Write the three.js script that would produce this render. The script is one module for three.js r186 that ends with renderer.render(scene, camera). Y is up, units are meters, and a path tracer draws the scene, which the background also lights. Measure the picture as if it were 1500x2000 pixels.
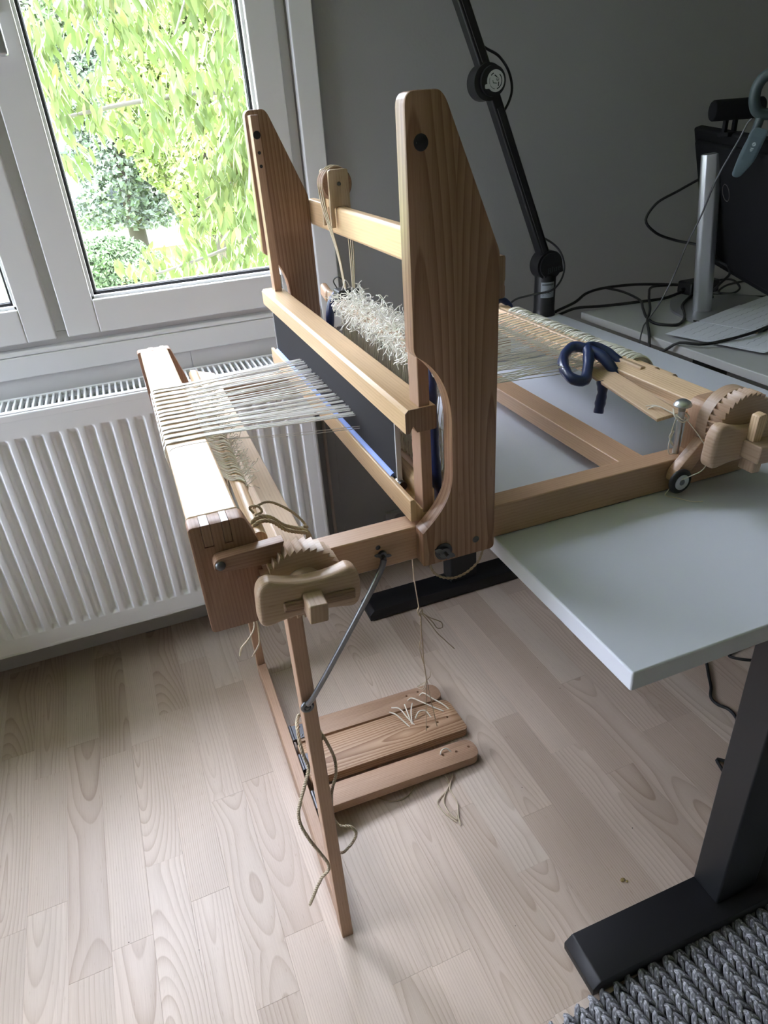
import * as THREE from 'three';
import { RoundedBoxGeometry } from 'three/addons/geometries/RoundedBoxGeometry.js';
import { mergeGeometries, toCreasedNormals } from 'three/addons/utils/BufferGeometryUtils.js';

// ---------------------------------------------------------------- camera, sky, exposure
const scene = new THREE.Scene();
const D2R = Math.PI / 180;
const camera = new THREE.PerspectiveCamera(2 * Math.atan(1000 / 1335.4) / D2R, 1500 / 2000, 0.02, 400);
camera.position.set(0, 1.1775, 0);
camera.rotation.set(-29.869 * D2R, -18.712 * D2R, -4.45 * D2R, 'YXZ');

const SKY_STRENGTH = 5.0;
{ // even overcast sky: three times brighter overhead than at the horizon, the same all round
  const w = 64, h = 64, data = new Float32Array(w * h * 4);
  for (let y = 0; y < h; y++) for (let x = 0; x < w; x++) {
    const up = Math.sin(((y + 0.5) / h - 0.5) * Math.PI), l = up > 0 ? (1 + 2 * up) / 3 : 0.25;
    data.set([l * 0.9, l * 0.955, l * 1.14, 1], (y * w + x) * 4);
  }
  const t = new THREE.DataTexture(data, w, h, THREE.RGBAFormat, THREE.FloatType);
  t.mapping = THREE.EquirectangularReflectionMapping;
  t.magFilter = t.minFilter = THREE.LinearFilter;
  t.needsUpdate = true;
  scene.background = t;
  scene.backgroundIntensity = SKY_STRENGTH;
}
const renderer = new THREE.WebGLRenderer({ antialias: true });
renderer.toneMapping = THREE.LinearToneMapping;
renderer.toneMappingExposure = 6.7;
renderer.shadowMap.enabled = true;

// ---------------------------------------------------------------- helpers
let seed = 12345;
const rnd = () => { seed = (seed + 0x6d2b79f5) | 0; let t = Math.imul(seed ^ (seed >>> 15), 1 | seed); t = (t + Math.imul(t ^ (t >>> 7), 61 | t)) ^ t; return ((t ^ (t >>> 14)) >>> 0) / 4294967296; };
const rr = (a, b) => a + (b - a) * rnd();
const clamp = (x, a = 0, b = 1) => Math.min(b, Math.max(a, x));
const sm = (a, b, x) => { const t = clamp((x - a) / (b - a)); return t * t * (3 - 2 * t); };
const V = (x, y, z) => new THREE.Vector3(x, y, z);
const used = new Map();
const numbered = (n) => { const k = used.get(n) ?? 0; used.set(n, k + 1); return k ? n + '_' + String(k).padStart(3, '0') : n; };

function fin(g) { // one layout for all: not indexed, with position, normal and uv
  if (g.index) g = g.toNonIndexed();
  if (!g.attributes.normal) g.computeVertexNormals();
  if (!g.attributes.uv) g.setAttribute('uv', new THREE.BufferAttribute(new Float32Array(g.attributes.position.count * 2), 2));
  for (const k of Object.keys(g.attributes)) if (!['position', 'normal', 'uv'].includes(k)) g.deleteAttribute(k);
  g.clearGroups();
  return g;
}
const join = (gs) => (gs.length === 1 ? fin(gs[0]) : mergeGeometries(gs.map(fin)));
function thing(name, label, category, group, at = [0, 0, 0]) {
  const o = new THREE.Group(); o.name = numbered(name); o.position.set(...at); scene.add(o);
  o.userData = { label, category }; if (group) o.userData.group = group;
  return o;
}
function part(name, geos, mat, parent, extra) {
  const m = new THREE.Mesh(Array.isArray(geos) ? join(geos) : geos, mat);
  m.name = parent === scene ? numbered(name) : name; m.castShadow = m.receiveShadow = true;
  if (extra) m.userData = { ...extra };
  parent.add(m);
  return m;
}
const struct = (name, geos, mat, parent = scene) => part(name, geos, mat, parent, parent === scene ? { kind: 'structure' } : undefined);
const single = (name, geos, mat, label, category, group) => part(name, geos, mat, scene, { label, category, ...(group ? { group } : {}) });

// wood uv: v runs along the grain axis, u across it, both in metres, from a random spot of the texture
function grain(g, axis, ou = rr(0, 3), ov = rr(0, 3)) {
  g = fin(g);
  const p = g.attributes.position, n = g.attributes.normal, uv = g.attributes.uv, o = [0, 1, 2].filter((a) => a !== axis);
  for (let i = 0; i < p.count; i += 3) {
    const nn = [0, 0, 0];
    for (let k = 0; k < 3; k++) { nn[0] += Math.abs(n.getX(i + k)); nn[1] += Math.abs(n.getY(i + k)); nn[2] += Math.abs(n.getZ(i + k)); }
    const face = nn.indexOf(Math.max(...nn));
    for (let k = 0; k < 3; k++) {
      const c = [p.getX(i + k), p.getY(i + k), p.getZ(i + k)];
      if (face === axis) uv.setXY(i + k, ou + c[o[0]], ov + c[o[1]] * 0.25);
      else { const a = o[0] === face ? o[1] : o[0]; uv.setXY(i + k, ou + c[a] + face * 0.137, ov + c[axis]); }
    }
  }
  return g;
}
const rbox = (w, h, d, r = 0.0015, s = 2) => new RoundedBoxGeometry(w, h, d, s, Math.min(r, w / 2.01, h / 2.01, d / 2.01));
// box between two corners
const bx = (x0, x1, y0, y1, z0, z1, r = 0.0015) => rbox(x1 - x0, y1 - y0, z1 - z0, r).translate((x0 + x1) / 2, (y0 + y1) / 2, (z0 + z1) / 2);
const wb = (axis, ...a) => grain(bx(...a), axis);
// bar from a to b (its length), w along the given side vector, h across
function bar(a, b, w, h, side = V(1, 0, 0), r = 0.0015) {
  const d = b.clone().sub(a), l = d.length(), z = d.clone().normalize(), y = z.clone().cross(side).normalize(), x = y.clone().cross(z).normalize();
  const g = grain(rbox(w, h, l, r), 2);
  return g.applyMatrix4(new THREE.Matrix4().makeBasis(x, y, z).setPosition(a.clone().add(b).multiplyScalar(0.5)));
}
function poly(points, depth, bevel = 0.0012, holes = [], curveSegments = 8) { // outline in x, y pushed from z = 0 to z = depth
  const s = points instanceof THREE.Shape ? points : new THREE.Shape(points.map((p) => new THREE.Vector2(p[0], p[1])));
  s.holes.push(...holes);
  const g = new THREE.ExtrudeGeometry(s, { depth: depth - 2 * bevel, bevelEnabled: bevel > 0, bevelThickness: bevel, bevelSize: bevel, bevelOffset: -bevel, bevelSegments: bevel > 0.003 ? 5 : 2, curveSegments });
  return toCreasedNormals(fin(g.translate(0, 0, bevel)), 0.4);
}
function roundPoly(pts, radii, n = 5) { // outline with rounded corners
  const out = [], N = pts.length;
  for (let i = 0; i < N; i++) {
    const p = new THREE.Vector2(...pts[i]), a = new THREE.Vector2(...pts[(i + N - 1) % N]).sub(p), b = new THREE.Vector2(...pts[(i + 1) % N]).sub(p);
    const r = Math.min(Array.isArray(radii) ? radii[i] : radii, a.length() / 2.02, b.length() / 2.02);
    if (r <= 0) { out.push([p.x, p.y]); continue; }
    a.normalize().multiplyScalar(r); b.normalize().multiplyScalar(r);
    for (let k = 0; k <= n; k++) { const t = k / n, u = 1 - t; out.push([p.x + a.x * u * u + b.x * t * t, p.y + a.y * u * u + b.y * t * t]); }
  }
  return out;
}
const disc = (r, h, n = 32) => new THREE.CylinderGeometry(r, r, h, n).rotateX(Math.PI / 2); // axis along z
const lathe = (pts, n = 24) => new THREE.LatheGeometry(pts.map((p) => new THREE.Vector2(p[0], p[1])), n);
// tube through points with closed ends
function tube(points, r, seg = 40, sides = 6, radiusAt, tension) {
  const c = new THREE.CatmullRomCurve3(points.map((p) => (p.isVector3 ? p : V(...p))), false, tension === undefined ? 'centripetal' : 'catmullrom', tension ?? 0.5);
  const f = c.computeFrenetFrames(seg, false), pos = [], nor = [], uv = [], idx = [], len = c.getLength();
  for (let i = 0; i <= seg; i++) {
    const q = c.getPointAt(i / seg), rad = radiusAt ? r * radiusAt(i / seg) : r;
    for (let k = 0; k <= sides; k++) {
      const a = (k / sides) * Math.PI * 2, n = f.normals[i].clone().multiplyScalar(Math.cos(a)).addScaledVector(f.binormals[i], Math.sin(a));
      pos.push(q.x + n.x * rad, q.y + n.y * rad, q.z + n.z * rad); nor.push(n.x, n.y, n.z); uv.push((k / sides) * r * 6.28, (i / seg) * len);
    }
  }
  const m = sides + 1;
  for (let i = 0; i < seg; i++) for (let k = 0; k < sides; k++) { const a = i * m + k, b = a + m; idx.push(a, a + 1, b, b, a + 1, b + 1); }
  for (const e of [0, seg]) {
    const q = c.getPointAt(e / seg), t = c.getTangentAt(e / seg).multiplyScalar(e ? 1 : -1), at = pos.length / 3;
    pos.push(q.x, q.y, q.z); nor.push(t.x, t.y, t.z); uv.push(0, 0);
    for (let k = 0; k < sides; k++) { const a = e * m + k; e ? idx.push(a, a + 1, at) : idx.push(a + 1, a, at); }
  }
  const g = new THREE.BufferGeometry();
  g.setAttribute('position', new THREE.Float32BufferAttribute(pos, 3)); g.setAttribute('normal', new THREE.Float32BufferAttribute(nor, 3)); g.setAttribute('uv', new THREE.Float32BufferAttribute(uv, 2));
  g.setIndex(idx);
  return fin(g);
}
// laid rope: strands twisted round the line through the points
function rope(points, r, pitch = r * 7, strands = 3) {
  const c = new THREE.CatmullRomCurve3(points.map((p) => V(...p)), false, 'centripetal'), len = c.getLength(), seg = Math.max(12, Math.round((len / pitch) * 7)), f = c.computeFrenetFrames(seg, false), out = [];
  for (let s = 0; s < strands; s++) {
    const q = [];
    for (let i = 0; i <= seg; i++) { const a = (s / strands) * 6.2832 + ((i / seg) * len / pitch) * 6.2832; q.push(c.getPointAt(i / seg).addScaledVector(f.normals[i], Math.cos(a) * r * 0.5).addScaledVector(f.binormals[i], Math.sin(a) * r * 0.5)); }
    out.push(tube(q, r * 0.56, seg, 5));
  }
  return join(out);
}

// ---------------------------------------------------------------- textures
const hash = (x, y, s) => { let h = Math.imul(x, 374761393) ^ Math.imul(y, 668265263) ^ Math.imul(s, 1274126177); h = Math.imul(h ^ (h >>> 13), 1274126177); return ((h ^ (h >>> 16)) >>> 0) / 4294967296; };
function noise(x, y, s = 1) {
  const xi = Math.floor(x), yi = Math.floor(y), fx = x - xi, fy = y - yi, u = fx * fx * (3 - 2 * fx), v = fy * fy * (3 - 2 * fy);
  const a = hash(xi, yi, s), b = hash(xi + 1, yi, s), c = hash(xi, yi + 1, s), d = hash(xi + 1, yi + 1, s);
  return a + (b - a) * u + (c - a) * v + (a - b - c + d) * u * v;
}
const fbm = (x, y, s = 1, o = 3) => { let t = 0, a = 0.5; for (let i = 0; i < o; i++) { t += a * noise(x, y, s + i); x *= 2.03; y *= 2.03; a *= 0.5; } return t / (1 - Math.pow(0.5, o)); };
function texture(w, h, f, { W = 1, L = 1, srgb = true, mirror = true } = {}) {
  const d = new Uint8Array(w * h * 4);
  for (let y = 0; y < h; y++) for (let x = 0; x < w; x++) { const c = f(x / w, y / h), o = (y * w + x) * 4; d[o] = clamp(c[0]) * 255; d[o + 1] = clamp(c[1]) * 255; d[o + 2] = clamp(c[2]) * 255; d[o + 3] = 255; }
  const t = new THREE.DataTexture(d, w, h);
  t.wrapS = t.wrapT = mirror ? THREE.MirroredRepeatWrapping : THREE.RepeatWrapping;
  t.magFilter = THREE.LinearFilter; t.minFilter = THREE.LinearMipmapLinearFilter; t.generateMipmaps = true;
  if (srgb) t.colorSpace = THREE.SRGBColorSpace;
  t.repeat.set(1 / W, 1 / L); t.needsUpdate = true;
  return t;
}
function canvasTex(w, h, draw) {
  const c = document.createElement('canvas'); c.width = w; c.height = h; draw(c.getContext('2d'), w, h);
  const t = new THREE.CanvasTexture(c); t.colorSpace = THREE.SRGBColorSpace; return t;
}
// year rings of sawn wood. u, v in metres; mode 'quarter' gives long lines, 'flat' gives pointed arches
function woodColor(u, v, o) {
  const s = o.seed, w1 = fbm(u * 9, v * 2.2, s) - 0.5, w2 = fbm(u * 30, v * 6, s + 7, 2) - 0.5;
  let r;
  if (o.mode === 'flat') {
    const du = (u - o.uc - 0.012 * (noise(v * 3, 1, s + 3) - 0.5)) * (o.narrow ?? 1), d = o.d0 + o.slope * v + 0.03 * (fbm(v * 3.1, 2, s + 4) - 0.5);
    r = (Math.sqrt(du * du + d * d) + 0.009 * w1 + 0.0014 * w2) * o.freq;
  } else r = (u + 0.012 * w1 + 0.0015 * w2 + 0.02 * (noise(v * 1.3, 4, s + 5) - 0.5)) * o.freq;
  const ring = Math.floor(r), t = r - ring, strength = 0.55 + 0.45 * hash(ring, 3, s);
  const line = Math.pow(t, o.sharp ?? 2.2) * (1 - sm(0.9, 1, t)) * strength;
  const fibre = noise(u * 2200, v * 34, s + 9) - 0.5, pore = noise(u * 900, v * 60, s + 11);
  const patch = fbm(u * 14, v * 3, s + 13) - 0.5;
  const k = o.contrast * line + o.fibre * fibre + (pore > 0.86 ? o.pores * (pore - 0.86) * 5 : 0);
  const b = 1 + o.patch * patch;
  return [b * (o.light[0] - k * (o.light[0] - o.dark[0])), b * (o.light[1] - k * (o.light[1] - o.dark[1])), b * (o.light[2] - k * (o.light[2] - o.dark[2]))];
}
const PINE = { light: [0.97, 0.95, 0.92], dark: [0.62, 0.5, 0.4], contrast: 0.75, fibre: 0.2, pores: 0.3, patch: 0.14 };
const texLines = texture(512, 1024, (x, y) => woodColor(x * 0.2, y * 0.8, { ...PINE, contrast: 0.5, mode: 'quarter', seed: 21, freq: 260 }), { W: 0.2, L: 0.8 });
const texFine = texture(512, 1024, (x, y) => woodColor(x * 0.2, y * 0.8, { ...PINE, contrast: 0.2, fibre: 0.12, mode: 'quarter', seed: 35, freq: 230, patch: 0.22 }), { W: 0.2, L: 0.8 });
const texArch = texture(512, 2048, (x, y) => woodColor(x * 0.11, y * 0.62, { ...PINE, contrast: 0.8, mode: 'flat', seed: 52, freq: 150, uc: 0.067, d0: 0.004, slope: 0.05, sharp: 1.7, narrow: 1 }), { W: 0.11, L: 0.62 });
const texBold = texture(512, 1024, (x, y) => woodColor(x * 0.13, y * 0.5, { ...PINE, contrast: 1.0, mode: 'flat', seed: 77, freq: 190, uc: 0.035, d0: 0.012, slope: 0.075, sharp: 1.5 }), { W: 0.13, L: 0.5 });
const FLOOR_W = 0.0683, FLOOR_L = 0.58;
const FLOOR_CELLS = 8;
const floorAtlas = [0, 1].map((n) => texture(2048, 1024, (x, y) => {
  const c = Math.min(FLOOR_CELLS - 1, Math.floor(x * FLOOR_CELLS)), u = (x * FLOOR_CELLS - c) * FLOOR_W, v = y * FLOOR_L, id = n * FLOOR_CELLS + c, flat = id % 3 !== 0;
  const a = woodColor(u, v, { light: [0.97, 0.96, 0.945], dark: [0.66, 0.58, 0.5], contrast: 0.26 + 0.3 * hash(id, 1, 5), fibre: 0.13, pores: 0.3, patch: 0.1, mode: flat ? 'flat' : 'quarter', seed: 100 + id * 17, freq: flat ? 130 + 90 * hash(id, 2, 5) : 190 + 90 * hash(id, 2, 5), uc: FLOOR_W * (0.05 + 0.9 * hash(id, 3, 5)), d0: -0.012 + 0.03 * hash(id, 4, 5), slope: 0.02 + 0.05 * hash(id, 5, 5), sharp: 3, narrow: 0.75 });
  return a;
}));
const paintBump = texture(256, 256, (x, y) => { const k = fbm(x * 60, y * 60, 4, 3); return [k, k, k]; }, { W: 0.25, L: 0.25, srgb: false });
const yarnTex = texture(64, 256, (x, y) => { const k = 0.72 + 0.5 * (noise(x * 26, y * 10, 3) - 0.5) + 0.3 * (noise(x * 8, y * 3, 8) - 0.5); return [k, k * 1.0, k * 1.02]; });

// ---------------------------------------------------------------- materials
const lin = (r, g, b) => new THREE.Color().setRGB(r, g, b);
const std = (color, roughness = 0.6, o = {}) => new THREE.MeshStandardMaterial({ color: color.isColor ? color : new THREE.Color(color), roughness, ...o });
const phys = (color, roughness, o) => new THREE.MeshPhysicalMaterial({ color: color.isColor ? color : new THREE.Color(color), roughness, ...o });
const wood = (map, r, g, b, roughness = 0.45) => { // tint so that the mean colour is the given linear one
  const m = phys(lin(r / 0.72, g / 0.66, b / 0.6), roughness, { map, bumpMap: map, bumpScale: 0.00012 });
  return m;
};
const M = {
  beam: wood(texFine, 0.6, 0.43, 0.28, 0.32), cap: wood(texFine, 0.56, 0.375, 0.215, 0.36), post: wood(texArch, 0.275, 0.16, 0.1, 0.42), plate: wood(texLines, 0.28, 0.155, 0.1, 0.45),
  rail: wood(texFine, 0.4, 0.245, 0.155, 0.4), beech: wood(texFine, 0.37, 0.25, 0.17, 0.42), leg: wood(texFine, 0.37, 0.225, 0.145, 0.45), treadle: wood(texBold, 0.4, 0.25, 0.15, 0.5), treadleFine: wood(texLines, 0.36, 0.22, 0.14, 0.5),
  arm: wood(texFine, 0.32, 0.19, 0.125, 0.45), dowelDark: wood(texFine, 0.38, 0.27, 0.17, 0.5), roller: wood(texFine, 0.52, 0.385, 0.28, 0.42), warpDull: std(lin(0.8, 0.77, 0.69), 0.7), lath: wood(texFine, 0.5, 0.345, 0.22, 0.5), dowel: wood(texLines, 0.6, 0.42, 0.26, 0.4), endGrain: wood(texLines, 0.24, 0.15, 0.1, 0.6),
  cotton: std(lin(0.78, 0.73, 0.62), 0.75), warp: phys(lin(0.93, 0.92, 0.89), 0.4, { clearcoat: 0.6, clearcoatRoughness: 0.35 }), string: std(lin(0.55, 0.46, 0.33), 0.9), twine: std(lin(0.42, 0.33, 0.22), 0.9), white: std(lin(0.9, 0.88, 0.82), 0.6),
  steel: std(lin(0.2, 0.205, 0.215), 0.38, { metalness: 1 }), zinc: std(lin(0.6, 0.62, 0.64), 0.32, { metalness: 1 }), darkSteel: std(lin(0.14, 0.14, 0.15), 0.4, { metalness: 0.9 }), reed: std(lin(0.045, 0.045, 0.05), 0.6, { metalness: 0.3 }), reedEnd: std(lin(0.6, 0.62, 0.64), 0.4, { metalness: 0.2 }),
  black: std(lin(0.007, 0.007, 0.008), 0.45), blackMatt: phys(lin(0.006, 0.006, 0.007), 0.8, { specularIntensity: 0.3 }), rubber: std(lin(0.015, 0.015, 0.016), 0.6), frame: std(lin(0.007, 0.007, 0.009), 0.5), legBlack: std(lin(0.013, 0.014, 0.016), 0.42),
  blue: phys(lin(0.016, 0.03, 0.105), 0.3, { clearcoat: 0.35, clearcoatRoughness: 0.2 }), tape: std(lin(0.25, 0.36, 0.78), 0.6),
  desk: std(lin(0.63, 0.65, 0.72), 0.42), deskEdge: std(lin(0.66, 0.67, 0.66), 0.4),
  wall: std(lin(0.33, 0.33, 0.325), 0.85, { bumpMap: paintBump, bumpScale: 0.0002 }), room: std(lin(0.36, 0.36, 0.35), 0.9, { bumpMap: paintBump, bumpScale: 0.0006 }), ceiling: std(lin(0.62, 0.62, 0.62), 0.9),
  paint: std(lin(0.74, 0.74, 0.73), 0.38), gasket: std(lin(0.01, 0.01, 0.012), 0.5), glass: phys(lin(0.97, 0.985, 0.98), 0, { transmission: 1, thickness: 0, ior: 1.5 }),
  added_cabinet: std(lin(0.16, 0.1, 0.06), 0.5), radiator: std(lin(0.84, 0.85, 0.86), 0.35), radiatorDark: std(lin(0.12, 0.12, 0.12), 0.7), alu: std(lin(0.52, 0.53, 0.55), 0.38, { metalness: 0.85 }), aluPlate: std(lin(0.36, 0.37, 0.38), 0.45, { metalness: 0.7 }),
  rug: std(lin(0.56, 0.56, 0.57), 0.95, { map: yarnTex }), rugBase: std(lin(0.08, 0.08, 0.085), 0.95), paper: std(lin(0.7, 0.71, 0.74), 0.8), teal: std(lin(0.03, 0.047, 0.05), 0.55), deskDimmed: std(lin(0.43, 0.435, 0.43), 0.5), joint: wood(texLines, 0.28, 0.165, 0.105, 0.3),
};
for (const k of ['radiatorDark']) M[k].name = k;

// ================================================================ the room
const WALL = -1.64, XL = -1.9, XR = 3.1, ZB = 2.3, H = 2.45;
const WIN = { x0: -0.731, x1: 0.431, y0: 0.79, y1: 2.08 };
struct('wall_window', [
  bx(XL - 0.2, WIN.x0, -0.1, H, WALL - 0.22, WALL, 0.001), bx(WIN.x1, XR + 0.2, -0.1, H, WALL - 0.22, WALL, 0.001),
  bx(WIN.x0, WIN.x1, -0.1, WIN.y0, WALL - 0.22, WALL, 0.001), bx(WIN.x0, WIN.x1, WIN.y1, H, WALL - 0.22, WALL, 0.001)].map((g) => grain(g, 1, 0, 0)), M.wall);
const SIDE = { z0: -1.54, z1: -0.5, y0: 0.5, y1: 1.8 };
struct('wall_left', [bx(XL - 0.2, XL, -0.1, H, WALL, SIDE.z0, 0.001), bx(XL - 0.2, XL, -0.1, H, SIDE.z1, ZB, 0.001), bx(XL - 0.2, XL, -0.1, SIDE.y0, SIDE.z0, SIDE.z1, 0.001), bx(XL - 0.2, XL, SIDE.y1, H, SIDE.z0, SIDE.z1, 0.001)], M.room);
struct('wall_right', [bx(XR, XR + 0.2, -0.1, H, WALL, ZB, 0.001)], M.room);
struct('wall_behind', [bx(XL - 0.2, XR + 0.2, -0.1, H, ZB, ZB + 0.2, 0.001)], M.room);
struct('ceiling', [bx(XL - 0.2, XR + 0.2, H, H + 0.2, WALL - 0.22, ZB + 0.2, 0.001)], M.ceiling);
struct('baseboard_window', [bx(XL, XR, 0.0, 0.07, WALL, WALL + 0.012, 0.002)], M.paint);

// ---- floor of short lamellas, laid along the room, each one its own piece
{
  const floor = struct('floor', [bx(XL - 0.2, XR + 0.2, -0.12, -0.0125, WALL - 0.22, ZB + 0.2, 0.001)], std(lin(0.2, 0.16, 0.12), 0.8));
  const tones = [[0.575, 0.465, 0.375], [0.545, 0.435, 0.345], [0.6, 0.495, 0.405], [0.51, 0.4, 0.315], [0.57, 0.455, 0.365]];
  const mats = tones.map((t) => floorAtlas.map((map) => std(lin(t[0] / 0.85, t[1] / 0.82, t[2] / 0.78), 0.42, { map, bumpMap: map, bumpScale: 0.00015 })));
  const W = FLOOR_W, b = 0.0003, dir = 1.6 * D2R;
  const plank = (len, cell, v0) => { // a slab with narrow bevelled edges
    const x = W / 2 - 0.00005, z = len / 2 - 0.00005, pos = [], uv = [], idx = [];
    const ring = (k, y) => [[-x + k, y, -z + k], [x - k, y, -z + k], [x - k, y, z - k], [-x + k, y, z - k]];
    for (const q of [...ring(b, 0), ...ring(0, -b * 0.8), ...ring(0, -0.012)]) { pos.push(...q); uv.push((cell + 0.5 + q[0] / W * 0.985) / FLOOR_CELLS, v0 + (q[2] + len / 2) / FLOOR_L); }
    idx.push(0, 2, 1, 0, 3, 2);
    for (let r = 0; r < 2; r++) for (let k = 0; k < 4; k++) { const a = r * 4 + k, c = r * 4 + ((k + 1) % 4); idx.push(a, c, a + 4, c, c + 4, a + 4); }
    const g = new THREE.BufferGeometry();
    g.setAttribute('position', new THREE.Float32BufferAttribute(pos, 3)); g.setAttribute('uv', new THREE.Float32BufferAttribute(uv, 2)); g.setIndex(idx);
    const f = g.toNonIndexed(); f.computeVertexNormals(); return f;
  };
  const rest = mats.map(() => [[], []]), near = [];
  for (let row = -24; row < 52; row++) {
    let z = WALL - 0.25 - rr(0, 0.4);
    while (z < ZB + 0.1) {
      const len = rr(0.3, 0.56), cx = row * W + 0.031, cz = z + len / 2;
      const px = cx * Math.cos(dir) + cz * Math.sin(dir) + 0.02, pz = -cx * Math.sin(dir) + cz * Math.cos(dir);
      const tone = Math.floor(rr(0, tones.length)), atlas = rnd() < 0.5 ? 0 : 1, g = plank(len, Math.floor(rr(0, FLOOR_CELLS)), rr(0, 1));
      g.rotateY(dir).translate(px, rr(-0.0002, 0.0001), pz);
      z += len;
      if (px < XL - 0.04 || px > XR + 0.04 || pz < WALL - 0.2 || pz > ZB + 0.2) continue;
      if (px > -0.75 && px < 1.5 && pz > -1.95 && pz < 0.1) near.push([g, mats[tone][atlas]]); else rest[tone][atlas].push(g);
    }
  }
  for (const [g, m] of near) part('plank', g, m, floor);
  rest.forEach((two, t) => two.forEach((gs, a) => { if (gs.length) part('planks_beyond', gs, mats[t][a], floor, { kind: 'stuff' }); }));
}

// ---- window: fixed frame, three casements with glass, trim boards round it
{
  const win = new THREE.Group(); win.name = 'window_1'; win.userData.kind = 'structure'; scene.add(win);
  const zF = -1.652, back = -1.76; // recessed frame face
  const sashes = [[-0.137, 0.407, 0.067, 0.062], [-0.706, -0.16, 0.062, 0.058]];
  part('window_frame', [
    bx(0.395, 0.4312, 0.8242, 2.0398, back, zF, 0.001), bx(-0.172, -0.125, 0.8242, 2.0398, back, zF, 0.001), bx(WIN.x0 - 0.0002, -0.694, 0.8242, 2.0398, back, zF, 0.001),
    bx(WIN.x0, WIN.x1, WIN.y0 - 0.0002, 0.824, back, zF, 0.0005), bx(WIN.x0, WIN.x1, 2.04, WIN.y1, back, zF, 0.002)], M.paint, win);
  part('window_board', [bx(WIN.x0, WIN.x1, 0.7886, 0.7995, zF - 0.03, -1.6235, 0.0045)], M.paint, win);
  for (const [x0, x1, l, r] of sashes) {
    const y0 = 0.8135, y1 = 2.05, z0 = -1.70, z1 = -1.627, gx0 = x0 + l, gx1 = x1 - r, gy0 = 0.883, gy1 = 1.985;
    const sash = part('sash', [bx(x0, gx0 - 0.0002, y0, y1, z0, z1, 0.003), bx(gx1 + 0.0002, x1, y0, y1, z0, z1, 0.003), bx(gx0, gx1, y0, gy0, z0, z1, 0.003), bx(gx0, gx1, gy1, y1, z0, z1, 0.003)], M.paint, win);
    const frameRing = (a, z0, z1, w) => [bx(gx0 - 0.002, gx0 + a + w, gy0 - 0.002, gy1, z0, z1, 0.001), bx(gx1 - a - w, gx1 + 0.002, gy0 - 0.002, gy1, z0, z1, 0.001), bx(gx0, gx1, gy0 - 0.002, gy0 + a + w, z0, z1, 0.001), bx(gx0, gx1, gy1 - a - w, gy1 + 0.002, z0, z1, 0.001)];
    part('glazing_bead', frameRing(0, -1.652, -1.640, 0.006), M.paint, sash);
    part('gasket', frameRing(0, -1.682, -1.654, 0.0115), M.gasket, sash);
    part('spacer', frameRing(0, -1.672, -1.660, 0.0135), M.alu, sash);
    part('glass_pane', new THREE.PlaneGeometry(gx1 - gx0 - 0.01, gy1 - gy0 - 0.01).translate((gx0 + gx1) / 2, (gy0 + gy1) / 2, -1.656), M.glass, sash);
  }
  const handle = part('window_handle', [bx(-0.112, -0.094, 1.318, 1.43, -1.6115, -1.597, 0.006), bx(-0.111, -0.095, 1.405, 1.425, -1.628, -1.606, 0.004)], M.alu, win);
  part('handle_plate', [bx(-0.115, -0.091, 1.385, 1.445, -1.629, -1.622, 0.003)], M.alu, win);
  part('wall_panel', [bx(-0.781, 0.1088, 0.0705, 0.7415, WALL - 0.0005, WALL + 0.006, 0.001)], M.paint, win);
  part('wall_panel', [bx(0.1092, 0.362, 0.0705, 0.7415, WALL - 0.0005, WALL + 0.006, 0.001)], M.paint, win);
  const t0 = WALL - 0.0005, t1 = -1.621;
  const trim = (...a) => part('trim_board', [bx(...a)], M.paint, win);
  trim(0.4313, 0.481, 0.742, 2.13, t0, t1, 0.003); trim(-0.781, -0.7312, 0.742, 2.13, t0, t1, 0.003); trim(-0.7311, 0.4311, 0.742, 0.7885, t0, t1, 0.003); trim(-0.7311, 0.4311, 2.0805, 2.13, t0, t1, 0.003);
}

{ // added side window, never in view, to fill in light from the left
  const win = new THREE.Group(); win.name = 'window_2'; win.userData.kind = 'structure'; scene.add(win);
  const { z0, z1, y0, y1 } = SIDE, x0 = XL - 0.13, x1 = XL - 0.05, w = 0.06;
  const sash = part('sash', [bx(x0, x1, y0, y1, z0, z0 + w, 0.003), bx(x0, x1, y0, y1, z1 - w, z1, 0.003), bx(x0, x1, y0, y0 + w, z0 + w, z1 - w, 0.003), bx(x0, x1, y1 - w, y1, z0 + w, z1 - w, 0.003)], M.paint, win);
  part('glass_pane', new THREE.PlaneGeometry(z1 - z0 - 2 * w, y1 - y0 - 2 * w).rotateY(Math.PI / 2).translate((x0 + x1) / 2, (y0 + y1) / 2, (z0 + z1) / 2), M.glass, sash);
}
{ // added cupboard, never in view, that keeps the side light off the floor
  const c = thing('added_cabinet', 'low dark wooden cupboard added out of view to keep side light off the floor', 'added_cabinet');
  part('carcass', [bx(-1.36, -0.86, 0.06, 0.58, -1.6, -0.72, 0.003), bx(-1.33, -0.9, 0, 0.06, -1.57, -0.75, 0.002)], M.added_cabinet, c);
  for (const z of [-1.16, -0.735]) { const d = part('door', [bx(-0.858, -0.842, 0.08, 0.56, z - 0.425, z, 0.003)], M.added_cabinet, c); part('knob', [new THREE.SphereGeometry(0.012, 16, 10).translate(-0.83, 0.36, z - (z < -1 ? 0.03 : 0.395))], M.darkSteel, d); }
}
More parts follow.
